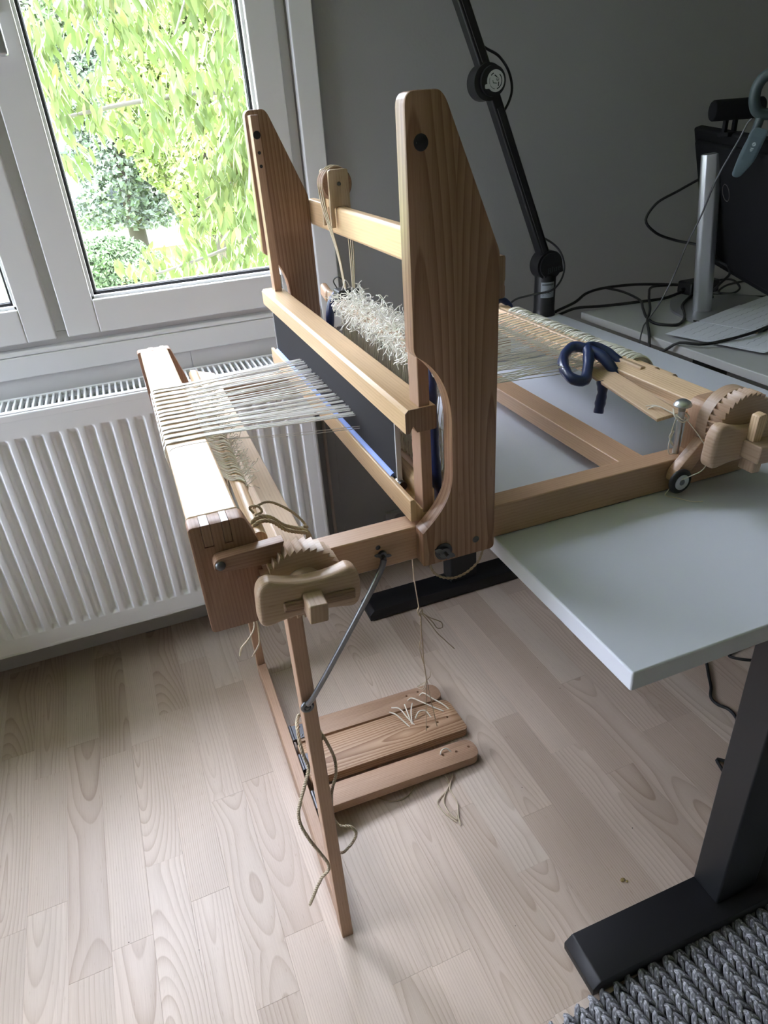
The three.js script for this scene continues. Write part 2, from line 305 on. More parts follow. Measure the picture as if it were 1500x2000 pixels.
// ---- radiator under the window
{
  const R = thing('radiator', 'white ribbed steel panel radiator under the window', 'radiator'), x0 = -0.823, x1 = 0.352, y0 = 0.128, y1 = 0.704, zf = -1.497, zb = -1.60, pitch = 0.0341;
  // pressed channels: flat face, slopes, channel floor; they end short of the top and bottom edges
  const nx = Math.floor((x1 - x0 - 0.045) / pitch), xs = [], ys = [];
  xs.push([x0 + 0.006, 0]);
  for (let i = 0; i < nx; i++) { const a = x0 + 0.027 + i * pitch; for (const [d, k] of [[0, 0], [0.0028, 0.15], [0.0058, 0.85], [0.0085, 1], [0.0155, 1], [0.0182, 0.85], [0.0212, 0.15], [0.024, 0]]) xs.push([a + d, k]); }
  xs.push([x1 - 0.006, 0]);
  for (const [y, k] of [[y0 + 0.005, 0], [y0 + 0.046, 0], [y0 + 0.05, 0.15], [y0 + 0.057, 0.85], [y0 + 0.061, 1], [0.3, 1], [0.5, 1], [y1 - 0.061, 1], [y1 - 0.057, 0.85], [y1 - 0.05, 0.15], [y1 - 0.046, 0], [y1 - 0.008, 0]]) ys.push([y, k]);
  const pos = [], uv = [], idx = [], n = xs.length;
  for (const [y, ky] of ys) for (const [x, kx] of xs) { pos.push(x, y, zf - 0.0095 * Math.min(kx, ky)); uv.push(x, y); }
  for (let j = 0; j < ys.length - 1; j++) for (let i = 0; i < n - 1; i++) { const a = j * n + i; idx.push(a, a + 1, a + n, a + 1, a + n + 1, a + n); }
  const face = new THREE.BufferGeometry(); face.setAttribute('position', new THREE.Float32BufferAttribute(pos, 3)); face.setAttribute('uv', new THREE.Float32BufferAttribute(uv, 2)); face.setIndex(idx); face.computeVertexNormals();
  part('front_panel', [face, bx(x0, x1, y0, y0 + 0.012, zf - 0.012, zf + 0.0004, 0.004), bx(x0, x1, y1 - 0.014, y1 + 0.004, zf - 0.012, zf + 0.0004, 0.004), bx(x0, x0 + 0.012, y0, y1, zf - 0.012, zf + 0.0004, 0.004), bx(x1 - 0.012, x1, y0, y1, zf - 0.012, zf + 0.0004, 0.004)], M.radiator, R);
  part('back_panel', [bx(x0 + 0.004, x1 - 0.004, y0 + 0.01, y1 - 0.01, zb, zb + 0.012, 0.003)], M.radiator, R);
  part('convector', [bx(x0 + 0.02, x1 - 0.02, y0 + 0.03, y1 - 0.035, zb + 0.02, zf - 0.022, 0.002)], M.radiatorDark, R);
  part('side_cover', [bx(x0 - 0.002, x0 + 0.003, y0 + 0.004, y1 + 0.006, zb, zf - 0.006, 0.001)], M.radiator, R);
  part('side_cover', [bx(x1 - 0.003, x1 + 0.002, y0 + 0.004, y1 + 0.006, zb, zf - 0.006, 0.001)], M.radiator, R);
  const grille = part('top_grille', [bx(x0, x1, y1 - 0.002, y1 + 0.007, zf - 0.018, zf - 0.003, 0.002), bx(x0, x1, y1 - 0.002, y1 + 0.007, zb, zb + 0.008, 0.002)], M.radiator, R);
  const slat = bx(-0.0022, 0.0022, y1 - 0.008, y1 + 0.005, zb + 0.006, zf - 0.016, 0.0008), count = Math.floor((x1 - x0) / 0.0128);
  for (let i = 1; i < count; i++) { const m = part('grille_slat', slat, M.radiator, grille); m.position.x = x0 + i * 0.0128; }
  part('wall_bracket', [bx(-0.7, -0.67, 0.2, 0.65, WALL + 0.0065, zb + 0.002, 0.002)], M.radiator, R);
  part('wall_bracket', [bx(0.05, 0.08, 0.2, 0.65, WALL + 0.0065, zb + 0.002, 0.002)], M.radiator, R);
}
single('heating_pipe', [tube([[0.399, 0.0, -1.618], [0.399, 0.3, -1.618], [0.398, 0.62, -1.618], [0.39, 0.645, -1.612], [0.353, 0.65, -1.595]], 0.0045, 40, 8)], std(lin(0.5, 0.42, 0.36), 0.4), 'thin vertical heating pipe on the grey wall right of the radiator', 'pipe');
{
  const s = thing('wall_socket', 'small pale wall socket low on the grey wall under the loom', 'socket');
  part('socket_plate', [bx(0.558, 0.638, 0.13, 0.182, WALL, WALL + 0.012, 0.004)], std(lin(0.35, 0.35, 0.34), 0.5), s);
  part('socket_hole', [disc(0.017, 0.004).translate(0.598, 0.156, WALL + 0.0121)], std(lin(0.2, 0.2, 0.2), 0.6), s);
}

// ================================================================ the loom
const ZN = -0.5916, ZR = -0.6135, ZRI = -0.6425, FR = -1.258, FRI = -1.229, FN = -1.28, DESK = 0.7322;
const loom = thing('table_loom', 'pale pine weaving loom with cotton warp, standing half on the white desk', 'loom');
{
  const L = loom;
  // base frame
  part('side_rail', wb(0, 0.02, 0.7235, 0.7335, 0.7765, ZRI, ZR, 0.0018), M.rail, L);
  part('side_rail', wb(0, 0.02, 0.7235, 0.7335, 0.7765, FR, FRI, 0.0018), M.rail, L);
  part('cross_bar', wb(2, 0.540, 0.578, 0.7525, 0.7758, FRI - 0.002, ZRI + 0.002, 0.0015), M.rail, L);
  // front end plates with box-jointed breast beam
  const beamFingers = [[0.0145, 0.0235], [0.0345, 0.042]];
  const plateShape = (far) => {
    const pts = far ? [[-0.0015, 0.7085], [0.077, 0.7085], [0.07, 0.79], [0.0505, 0.8525]] : [[0.0025, 0.7255], [0.0695, 0.7255], [0.0665, 0.823], [0.056, 0.8525]];
    for (const [a, b] of [...beamFingers].reverse()) pts.push([b, 0.8525], [b, 0.828], [a, 0.828], [a, 0.8525]);
    pts.push([far ? -0.0055 : 0.002, 0.8525]);
    return roundPoly(pts, [0.005, 0.004, 0.004, 0.005, ...beamFingers.flatMap(() => [0, 0, 0, 0]), 0.005]);
  };
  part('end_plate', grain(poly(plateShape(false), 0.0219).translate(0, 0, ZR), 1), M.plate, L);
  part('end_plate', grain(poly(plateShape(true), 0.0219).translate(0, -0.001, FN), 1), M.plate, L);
  const slab = wb(2, 0.0035, 0.0545, 0.8285, 0.8524, FR + 0.0002, ZR - 0.0002, 0.003); { const p = slab.attributes.position; for (let i = 0; i < p.count; i++) { const t = (p.getZ(i) - ZR) / (FR - ZR); p.setX(i, p.getX(i) - 0.0035 * t - (p.getX(i) - 0.0035) * 0.09 * t); } }
  const bb = part('breast_beam', [slab], M.beam, L);
  for (const [a, b] of beamFingers) for (const [z0, z1] of [[ZR - 0.0002, ZN - 0.0003], [FN + 0.0003, FR + 0.0002]]) part('joint_finger', wb(2, a + 0.0002, b - 0.0002, 0.8285, 0.8524, z0, z1, 0.0004), M.joint, bb);
  // cloth roller, square, with ratchet wheel, crank handle and pawl
  const toothed = (R, depth, teeth, dir) => {
    const pts = [];
    for (let i = 0; i < teeth; i++) { const a = dir * (i / teeth) * 6.28318, b = dir * ((i + 0.86) / teeth) * 6.28318, c = dir * ((i + 0.9) / teeth) * 6.28318; pts.push([R * Math.cos(a), R * Math.sin(a)], [(R - 0.0048) * Math.cos(b), (R - 0.0048) * Math.sin(b)], [(R - 0.004) * Math.cos(c), (R - 0.004) * Math.sin(c)]); }
    if (dir < 0) pts.reverse();
    return poly(pts, depth, 0.0005);
  };
  const crank = (half, h, depth) => { // waisted grip board, smooth like a bone
    const s = new THREE.Shape();
    s.moveTo(-half, -h * 0.3); s.quadraticCurveTo(-half, -h * 0.62, -half * 0.74, -h * 0.56);
    s.bezierCurveTo(-half * 0.3, -h * 0.4, half * 0.3, -h * 0.4, half * 0.74, -h * 0.5);
    s.quadraticCurveTo(half, -h * 0.55, half, -h * 0.1); s.quadraticCurveTo(half, h * 0.5, half * 0.72, h * 0.5);
    s.bezierCurveTo(half * 0.25, h * 0.3, -half * 0.25, h * 0.32, -half * 0.72, h * 0.52); s.quadraticCurveTo(-half, h * 0.55, -half, h * 0.1); s.lineTo(-half, -h * 0.3);
    return poly(s, depth, 0.005, [], 10);
  };
  const AX = [0.1, 0.7745];
  const roller = part('cloth_roller', grain(bx(-0.0165, 0.0165, -0.0165, 0.0165, FN - 0.004, -0.586, 0.002), 2), M.roller, L);
  roller.rotation.z = -0.3; roller.position.set(AX[0] + 0.0015, AX[1], 0);
  const ratchet = part('ratchet_wheel', [grain(toothed(0.0425, 0.024, 34, 1).translate(0, 0, -0.590), 0), grain(disc(0.02, 0.012).translate(0, 0, -0.562), 0)], M.beech, L);
  ratchet.position.set(AX[0], AX[1], 0);
  const handle = part('crank_handle', grain(crank(0.0525, 0.047, 0.02).translate(0, 0, -0.5575), 0), M.beech, L, { label: 'rounded wooden crank handle of the cloth roller' });
  handle.position.set(AX[0] + 0.0005, AX[1] + 0.0035, 0); handle.rotation.z = -0.075;
  part('spline', [grain(bx(-0.028, 0.045, -0.0055, 0.0055, -0.5405, -0.5345, 0.0015), 0), grain(bx(-0.027, 0.044, -0.0025, 0.0025, -0.538, -0.5335, 0.0012), 0)].map((g) => g.translate(0.0, -0.006, 0)), M.endGrain, handle);
  const peg = part('axle_end', grain(bx(-0.0095, 0.0095, -0.0105, 0.0105, -0.552, -0.513, 0.0022), 2), M.beech, handle);
  peg.position.set(0.001, -0.005, 0);
  const pawl = part('pawl', grain(poly(roundPoly([[-0.006, -0.0075], [0.056, -0.0115], [0.066, 0.011], [-0.004, 0.0075]], [0.007, 0.001, 0.001, 0.007]), 0.014, 0.001).translate(0, 0, ZN + 0.001), 0), M.plate, L);
  pawl.position.set(0.0235, 0.8135, 0); pawl.rotation.z = -0.02;
  part('pawl_bolt', [lathe([[0, 0.0032], [0.0022, 0.003], [0.0042, 0.0018], [0.005, 0], [0.005, -0.001]], 20).rotateX(Math.PI / 2).translate(0.0245, 0.8135, ZN + 0.0155)], M.darkSteel, L);
  // rod that the warp is lashed to
  part('cloth_rod', grain(new THREE.CylinderGeometry(0.0082, 0.0082, 0.6, 24).rotateX(Math.PI / 2).rotateY(-0.014).translate(0.0745, 0.8115, -0.912), 2), M.dowel, L);
  // legs, stretcher, treadles
  part('leg', wb(1, 0.0875, 0.1065, 0.0, 0.7765, -0.672, -0.6435, 0.0016), M.leg, L);
  part('leg', bar(V(0.0985, 0.0, -1.3225), V(0.093, 0.7765, -1.243), 0.019, 0.0285, V(1, 0, 0), 0.0016), M.leg, L);
  part('leg_stretcher', wb(2, 0.0895, 0.1095, 0.0, 0.0525, -1.3065, -0.6725, 0.0016), M.leg, L);
  const treadle = (mat, len, w, thick, round, at, yaw, pitch, holes) => {
    const pts = [[0, -w / 2], [len, -w / 2], [len, w / 2], [0, w / 2]], r = round === 'round' ? [0.002, w * 0.5, w * 0.5, 0.002] : [0.002, 0.012, 0.022, 0.002];
    const hs = holes.map(([x, y]) => { const p = new THREE.Path(); p.absarc(x, y, 0.0026, 0, Math.PI * 2, true); return p; });
    const t = part('treadle', grain(poly(roundPoly(pts, r, 8), thick, 0.0015, hs, 5), 0), mat, L);
    t.position.set(...at); t.rotation.set(-Math.PI / 2, 0, 0); t.rotation.order = 'YZX';
    const m = new THREE.Matrix4().makeRotationY(yaw).multiply(new THREE.Matrix4().makeRotationZ(pitch)).multiply(new THREE.Matrix4().makeRotationX(-Math.PI / 2));
    t.quaternion.setFromRotationMatrix(m);
    return t;
  };
  treadle(M.treadleFine, 0.348, 0.053, 0.021, 'round', [0.116, 0.0315, -1.0585], 0.045, -0.085, [[0.27, 0.01], [0.3, 0.012]]);
  treadle(M.treadle, 0.356, 0.1, 0.021, 'cut', [0.116, 0.0315, -0.976], 0.05, -0.085, [[0.275, -0.012], [0.302, -0.008], [0.33, -0.003]]);
  treadle(M.treadleFine, 0.35, 0.051, 0.021, 'round', [0.116, 0.0315, -0.8795], 0.042, -0.085, [[0.275, 0.004], [0.305, 0.002], [0.335, 0.004]]);
  for (const z of [-1.059, -0.976, -0.88]) { // steel strap hinges at the stretcher
    const h = part('hinge', [bx(0.1092, 0.1117, 0.012, 0.05, z - 0.021, z + 0.021, 0.0008), bx(0.1115, 0.142, 0.0, 0.0022, z - 0.02, z + 0.02, 0.0008).applyMatrix4(new THREE.Matrix4().makeTranslation(0.116, 0.0527, 0).multiply(new THREE.Matrix4().makeRotationZ(-0.085)).multiply(new THREE.Matrix4().makeTranslation(-0.116, 0, 0))), new THREE.CylinderGeometry(0.0035, 0.0035, 0.042, 12).rotateX(Math.PI / 2).translate(0.1128, 0.053, z)], M.darkSteel, L);
    part('screw', [[-0.012], [0.012]].map(([d]) => new THREE.SphereGeometry(0.0032, 10, 6).scale(1, 0.45, 1).translate(0.131, 0.0538, z + d)), M.steel, h);
  }
  // steel stay from the side rail down to the front leg
  const stay = part('leg_stay', [tube([[0.2, 0.7505, -0.6045], [0.1985, 0.745, -0.604], [0.188, 0.722, -0.606], [0.1, 0.5525, -0.633], [0.0945, 0.542, -0.6375]], 0.0036, 40, 10)], M.steel, L);
  part('stay_eye', [new THREE.TorusGeometry(0.0062, 0.0028, 10, 24).translate(0.0935, 0.5365, -0.639)], M.steel, stay);
  part('stay_bolt', [lathe([[0, 0.0065], [0.003, 0.006], [0.0048, 0.004], [0.0048, 0.0]], 16).rotateX(Math.PI / 2).translate(0.0935, 0.5365, -0.6425)], M.darkSteel, stay);
  const wing = (x, y, z, s, turn, name) => {
    const w = part(name, [new THREE.CylinderGeometry(0.0075 * s, 0.0085 * s, 0.006 * s, 20).rotateX(Math.PI / 2).translate(0, 0, 0.003 * s), new THREE.CylinderGeometry(0.003 * s, 0.003 * s, 0.016 * s, 12).rotateX(Math.PI / 2).translate(0, 0, 0.008 * s),
      ...[0, Math.PI].map((a) => poly(roundPoly([[0.002 * s, -0.003 * s], [0.013 * s, -0.0015 * s], [0.0175 * s, 0.0035 * s], [0.012 * s, 0.006 * s], [0.002 * s, 0.003 * s]], 0.002 * s), 0.0022 * s, 0.0005).translate(0, 0, 0.004 * s).rotateZ(a))], M.steel, L);
    w.position.set(x, y, z); w.rotation.z = turn;
    return w;
  };
  wing(0.2015, 0.752, ZR, 0.62, -0.45, 'wing_nut');
  wing(0.2675, 0.7495, ZN, 0.85, -0.75, 'wing_nut');
  part('washer', [disc(0.0105, 0.0016, 24).translate(0.2675, 0.7495, ZN + 0.0006)], M.darkSteel, L);
  part('screw', [lathe([[0, 0.0016], [0.003, 0.0012], [0.0042, 0]], 18).rotateX(Math.PI / 2).translate(0.3085, 0.7535, ZN), bx(0.3055, 0.3115, 0.753, 0.754, ZN + 0.0012, ZN + 0.002, 0.0002)], M.darkSteel, L);
  part('screw', [lathe([[0, 0.0014], [0.002, 0.001], [0.003, 0]], 14).rotateX(Math.PI / 2).translate(0.1975, 0.762, ZR)], M.darkSteel, L);
  // castle posts: tall boards with a bite for the swinging beater
  const post = () => {
    const s = new THREE.Shape();
    s.moveTo(0.2435, 0.735); s.lineTo(0.326, 0.735); s.quadraticCurveTo(0.3325, 0.735, 0.3325, 0.742);
    s.lineTo(0.3345, 1.056); s.quadraticCurveTo(0.3345, 1.0635, 0.332, 1.069); s.lineTo(0.2835, 1.1855); s.quadraticCurveTo(0.279, 1.1955, 0.272, 1.1955);
    s.lineTo(0.2545, 1.1955); s.quadraticCurveTo(0.2445, 1.1955, 0.2443, 1.184); s.lineTo(0.2425, 0.987); s.quadraticCurveTo(0.2425, 0.979, 0.2475, 0.9755);
    s.bezierCurveTo(0.262, 0.966, 0.2795, 0.945, 0.281, 0.905); s.lineTo(0.2805, 0.842); s.bezierCurveTo(0.279, 0.812, 0.264, 0.797, 0.2435, 0.7785); s.lineTo(0.2435, 0.735);
    return s;
  };
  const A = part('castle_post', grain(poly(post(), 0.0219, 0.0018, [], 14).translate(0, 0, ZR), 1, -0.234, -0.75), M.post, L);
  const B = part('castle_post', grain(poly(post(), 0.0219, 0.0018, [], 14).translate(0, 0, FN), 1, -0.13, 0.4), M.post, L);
  B.position.set(-0.001, 0.008, 0);
  for (const [P, z0, face] of [[A, ZN, 1], [B, FR, 1]]) {
    part('pivot_bolt', [lathe([[0, 0.0018], [0.0025, 0.0022], [0.006, 0.0012], [0.0068, 0]], 24).rotateX(Math.PI / 2).translate(0.2578, 1.158, z0 - 0.0002), bx(0.2528, 0.2628, 1.1574, 1.1586, z0 + 0.001, z0 + 0.0026, 0.0002)], M.black, P);
  }
  // top cross bar behind the posts
  part('castle_bar', bar(V(0.3425, 1.0445, FN + 0.004), V(0.3425, 1.0385, -0.621), 0.017, 0.0415, V(1, 0, 0), 0.005), M.cap, L);
  part('bar_end', grain(poly(roundPoly([[0.3343, 1.0185], [0.3425, 1.0185], [0.3425, 1.0295], [0.3418, 1.031], [0.3418, 1.0345], [0.3425, 1.036], [0.3425, 1.0585], [0.3343, 1.0585]], [0.001, 0.003, 0.0005, 0.0005, 0.0005, 0.0005, 0.003, 0.001]), 0.026, 0.001).translate(0, 0, -0.6215), 2), M.endGrain, L);  // darker than the bar: end grain, with its shade put into the colour
  // pulley block riding on it
  {
    const shape = () => { const pts = [[0.3235, 1.0345], [0.331, 1.0345], [0.331, 1.064], [0.354, 1.064], [0.354, 1.0345], [0.357, 1.0345], [0.357, 1.116], [0.3255, 1.116]]; return roundPoly(pts, [0.001, 0.001, 0.004, 0.004, 0.001, 0.001, 0.005, 0.005]); };
    const block = part('pulley_block', grain(poly(shape(), 0.0065, 0.0008).translate(0, 0, -1.106), 1), M.dowelDark, L);
    part('cheek', grain(poly(shape(), 0.0065, 0.0008).translate(0, 0, -1.148), 1), M.dowelDark, block);
    part('spacer', grain(bx(0.330, 0.353, 1.062, 1.074, -1.1425, -1.1055, 0.001), 2), M.cap, block);
    part('axle', [disc(0.0028, 0.052, 12).translate(0.341, 1.096, -1.1235)], M.darkSteel, block);
    const groove = lathe([[0, -0.0042], [0.022, -0.0042], [0.024, -0.0034], [0.0208, 0], [0.024, 0.0034], [0.022, 0.0042], [0, 0.0042]], 36).rotateX(Math.PI / 2);
    for (const z of [-1.1115, -1.1215, -1.1315]) part('pulley', groove.clone().translate(0.3405, 1.0955, z), M.post, block);
  }
  // beater: two hanging arms, hand cap, race block, reed
  const dx = (z) => (z - ZR) * 0.0137, dy = (z) => -(z - ZR) * 0.0155; // the far side sits a little higher and nearer the front
  const swing = L;
  for (const [z0, z1] of [[-0.641, -0.6165], [-1.2545, -1.2315]]) {
    const o = dx((z0 + z1) / 2), e = dy((z0 + z1) / 2), arm = part('beater_arm', grain(bx(0.2557 + o, 0.2683 + o, 0.79 + e, 1.186 + e, z0, z1, 0.0012), 1), M.arm, swing);
    part('arm_hole', [1.158, 1.133, 1.1135].map((y, i) => disc(i ? 0.0026 : 0.006, 0.001, 18).translate(0.262 + o, y + e, z1 + 0.0002)), M.black, arm);
  }
  const skew = new THREE.Matrix4().makeTranslation(0.255, 0.85, ZR).multiply(new THREE.Matrix4().makeRotationY(0.0137)).multiply(new THREE.Matrix4().makeRotationX(0.0155)).multiply(new THREE.Matrix4().makeTranslation(-0.255, -0.85, -ZR));
  const profile = (pts, z0, z1, bev = 0.001) => grain(poly(pts, z1 - z0, bev).translate(0, 0, z0), 2).applyMatrix4(skew);
  part('hand_cap', profile(roundPoly([[0.2387, 0.8895], [0.2435, 0.8895], [0.2475, 0.8975], [0.2515, 0.8895], [0.2745, 0.8895], [0.2745, 0.9165], [0.2425, 0.9165], [0.2387, 0.9127]], [0.0015, 0.0008, 0.001, 0.0008, 0.002, 0.003, 0, 0]), -1.268, -0.6155), M.cap, swing);
  part('race_block', profile(roundPoly([[0.2405, 0.7805], [0.2705, 0.7805], [0.2705, 0.817], [0.266, 0.8178], [0.2615, 0.81], [0.259, 0.7955], [0.2535, 0.7945], [0.2455, 0.8088], [0.2405, 0.8088]], [0.0015, 0.0015, 0.001, 0.0015, 0.003, 0.002, 0.002, 0.0008, 0.0015]), -1.268, -0.6165), M.cap, swing);
  {
    part('cap_end', profile(roundPoly([[0.2389, 0.8897], [0.2433, 0.8897], [0.2475, 0.8977], [0.2517, 0.8897], [0.2743, 0.8897], [0.2743, 0.9163], [0.2426, 0.9163], [0.2389, 0.9126]], [0.0015, 0.0008, 0.001, 0.0008, 0.002, 0.003, 0, 0]), -0.6157, -0.6149, 0.0002), M.endGrain, L);
    const zn = -0.668, zf = -1.243, dents = [], blade = (z) => new THREE.BoxGeometry(0.0042, 0.096, 0.00062).translate(0.2502, 0.8475, z);
    for (let z = zf + 0.004; z < zn - 0.003; z += 0.00108) dents.push(blade(z));
    const reed = part('reed', join(dents).applyMatrix4(skew), M.reed, swing, { kind: 'stuff', label: 'dark close-set steel reed' });
    part('reed_end', [bx(0.247, 0.2534, 0.798, 0.8965, zn - 0.0025, zn, 0.0006).applyMatrix4(skew)], M.reedEnd, reed);
    part('reed_end', [bx(0.247, 0.2534, 0.798, 0.8965, zf, zf + 0.0025, 0.0006).applyMatrix4(skew)], M.reedEnd, reed);
    part('reed_baulk', [new THREE.CylinderGeometry(0.0036, 0.0036, zn - zf - 0.006, 14).rotateX(Math.PI / 2).translate(0.2502, 0.8055, (zn + zf) / 2 - 0.004).applyMatrix4(skew)], M.black, reed);
    part('reed_tape', [new THREE.CylinderGeometry(0.0058, 0.0058, zn - zf - 0.012, 18, 40).rotateX(Math.PI / 2).translate(0.2488, 0.807, (zn + zf) / 2 - 0.007).applyMatrix4(skew)], M.tape, reed, { label: 'blue tape round the lower edge' });
    part('baulk_end', [disc(0.0052, 0.008, 18).translate(0.2505, 0.8035, zn - 0.003).applyMatrix4(skew)], M.zinc, reed);
    part('baulk_cap', [disc(0.0056, 0.006, 18).translate(0.2505, 0.8032, zn + 0.004).applyMatrix4(skew), disc(0.0052, 0.006, 18).translate(0.2505, 0.8036, zn - 0.0095).applyMatrix4(skew)], M.black, reed);
  }
  // ---- warp, front: from the reed, over the breast beam and down round to the lashed rod
  const zb = [-1.03, -1.016, -0.997, -0.98, -0.962, -0.944, -0.928, -0.914, -0.899, -0.881, -0.863, -0.849, -0.832, -0.814];
  const front = [], reedZ = (t) => -1.087 + t * 0.281;
  zb.forEach((z, i) => {
    const n = 6, spread = rr(0.45, 0.8);
    for (let k = 0; k < n; k++) {
      const t = (i + 0.5 + ((k + 0.5) / n - 0.5) * spread) / zb.length, z0 = reedZ(t) + rr(-0.0015, 0.0015), zz = z + (k - n / 2) * 0.00125 + rr(-0.0006, 0.0006), y0 = 0.8415 + rr(-0.003, 0.003) + 0.004 * (1 - t), s = rr(0, 0.0008);
      front.push(tube([[0.2515, y0, z0], [0.16, y0 + (0.8545 - y0) * 0.47 + rr(-0.0015, 0.001), z0 + (zz - z0) * 0.46], [0.0555, 0.8536 + s, zz + 0.0006], [0.03, 0.8534 + s * 0.5, zz], [0.0045, 0.8534, zz], [0.0012 - s * 0.4, 0.850, zz], [0.0004 - s * 0.4, 0.832, zz + 0.001], [0.0028, 0.8268, zz + 0.001], [0.03, 0.822, zz + 0.003], [0.056, 0.8225, zz + 0.008]], 0.00075, 40, 6));
    }
  });
  for (const y of [0.8275, 0.8305]) front.push(tube([[0.25, y, -0.797], [0.15, y + 0.011, -0.795], [0.058, 0.8538, -0.7925], [0.0045, 0.8532, -0.7905], [0.001, 0.848, -0.79], [0.001, 0.832, -0.79], [0.004, 0.827, -0.789], [0.056, 0.8225, -0.785]], 0.0005, 34, 3));
  part('warp_front', front, M.warp, L, { kind: 'stuff', label: 'pale cotton warp threads in bundles' });
  // lashing of the thread bundles to the rod
  const knots = [];
  for (let i = 0; i < 66; i++) {
    const z = -1.13 + i * 0.0058 + rr(-0.0012, 0.0012), k = rr(0, 0.0012), cx = 0.0745 + (z + 0.912) * -0.014, sk = rr(0.014, 0.024);
    knots.push(tube([[0.04, 0.823, z - 0.012], [0.055, 0.8215 + k, z - 0.006], [cx - 0.006, 0.8185 + k, z + sk * 0.4], [cx + 0.001, 0.8209 + k, z + sk * 0.65], [cx + 0.0072, 0.817 + k, z + sk * 0.9], [cx + 0.0092, 0.811, z + sk], [cx + 0.006, 0.8045, z + sk + 0.002]], 0.0011, 18, 5));
    for (let w = 0; w < 2; w++) { const e = V(cx + 0.008, 0.816, z + sk), d = [e.clone()]; for (let q = 0; q < 5; q++) { e.add(V(rr(-0.001, 0.006), rr(-0.003, 0.005), rr(-0.006, 0.006))); d.push(e.clone()); } knots.push(tube(d, 0.0005, 12, 3)); }
  }
  part('warp_lashing', knots, M.cotton, L, { kind: 'stuff', label: 'knotted cotton lashing on the rod' });
  // ---- heddles on their shafts, with a frayed fringe of loose ends
  const shaft = part('heddle_shaft', [grain(bx(0.295, 0.303, 0.933, 0.951, -1.075, -0.652, 0.003), 2), grain(bx(0.313, 0.321, 0.931, 0.949, -1.072, -0.652, 0.003), 2)], M.beech, L);
  part('shaft_end', grain(rbox(0.012, 0.021, 0.034, 0.0055, 3).rotateX(0.25).translate(0.2985, 0.9435, -1.082), 2), M.rail, shaft);
  part('lower_shaft', [grain(bx(0.295, 0.303, 0.776, 0.792, -1.072, -0.662, 0.003), 2), grain(bx(0.313, 0.321, 0.774, 0.79, -1.072, -0.662, 0.003), 2)], M.beech, shaft);
  part('shaft_clip', [bx(0.292, 0.325, 0.944, 0.962, -1.02, -0.992, 0.003), tube([[0.303, 0.958, -1.035], [0.3, 0.968, -1.04], [0.305, 0.975, -1.03], [0.312, 0.966, -1.022], [0.306, 0.956, -1.02]], 0.001, 24, 6), tube([[0.299, 0.934, -1.05], [0.296, 0.926, -1.056], [0.299, 0.918, -1.052], [0.303, 0.926, -1.044]], 0.001, 20, 6)], M.black, shaft);
  const heddles = [];
  for (let i = 0; i < 460; i++) {
    const z = -1.008 + (i / 460) * 0.305 + rr(-0.001, 0.001), row = i % 2, x = (row ? 0.317 : 0.299), b = rr(-0.003, 0.003), zz = z + rr(-0.006, 0.006);
    heddles.push(tube([[x + rr(-0.004, 0.004), 0.947, z], [x + b, 0.90, z + b], [x - 0.003, 0.851, zz], [x + 0.003, 0.846, zz], [x + b, 0.81, z + b * 2], [x, 0.778, z]], 0.0006, 18, 3));
  }
  for (let i = 0; i < 46; i++) { const z = -0.755 + rr(0, 0.062), x = rr(0.293, 0.322), y = rr(0.855, 0.925); heddles.push(tube([[x, y, z], [x - rr(0, 0.006), y - 0.03, z + rr(-0.008, 0.012)], [x - rr(-0.004, 0.008), y - 0.06, z + rr(-0.01, 0.014)], [x + rr(-0.008, 0.004), Math.max(0.774, y - rr(0.08, 0.13)), z + rr(-0.012, 0.012)]], 0.0006, 14, 3)); }
  part('heddles', heddles, M.cotton, shaft, { kind: 'stuff', label: 'cotton string heddles hanging in a dense row' });
  const fringe = [];
  for (let i = 0; i < 1500; i++) {
    const z = -1.015 + Math.pow(rnd(), 0.9) * 0.345, p = V(rr(0.292, 0.325), rr(0.932, 0.956), z), q = [p.clone()], d = V(rr(-0.9, 0.5), rr(0, 1), rr(-1, 1)).normalize(), n = 5 + Math.floor(rr(0, 4));
    for (let k = 0; k < n; k++) { d.add(V(rr(-1, 1), rr(-1.15, 0.75), rr(-1, 1))).normalize(); p.addScaledVector(d, rr(0.0028, 0.0055)); q.push(p.clone()); }
    fringe.push(tube(q, 0.00062, 16, 4));
  }
  part('yarn_fringe', fringe, M.white, shaft, { kind: 'stuff', label: 'curly white fringe of cut yarn ends' });
  // cords from the pulleys to the shafts and on to the treadles
  const cord = (pts, r = 0.0011) => rope(pts, r, r * 9, 2);
  for (const [z, zz] of [[-1.1115, -0.996], [-1.1215, -1.0], [-1.1315, -1.004]]) {
    part('pulley_cord', [tube([[0.306, 0.956, zz], [0.3125, 1.0, zz - 0.04], [0.3175, 1.075, z + 0.004], [0.3185, 1.1, z], [0.3265, 1.114, z], [0.3405, 1.1205, z], [0.3545, 1.114, z], [0.363, 1.0955, z], [0.358, 1.07, z], [0.34, 1.01, z + 0.06], [0.317, 0.956, zz + 0.004]], 0.001, 70, 5)], M.string, L);
  }
  // ---- back: warp roller, its ratchet, rods and the wound-on warp
  const RX = 0.668, RY = 0.823;
  part('roller_bearing', grain(poly(roundPoly([[0.636, 0.7755], [0.7, 0.7755], [0.696, 0.845], [0.64, 0.845]], [0.001, 0.001, 0.012, 0.012]), 0.026).translate(0, 0, ZRI + 0.001), 1), M.rail, L);
  part('roller_bearing', grain(poly(roundPoly([[0.636, 0.7755], [0.7, 0.7755], [0.696, 0.845], [0.64, 0.845]], [0.001, 0.001, 0.012, 0.012]), 0.026).translate(0, 0, FR + 0.001), 1), M.rail, L);
  const wr = part('warp_roller', grain(bx(-0.017, 0.017, -0.017, 0.017, FN + 0.01, -0.588, 0.002), 2), M.dowel, L);
  wr.position.set(RX, RY, 0); wr.rotation.z = 0.25;
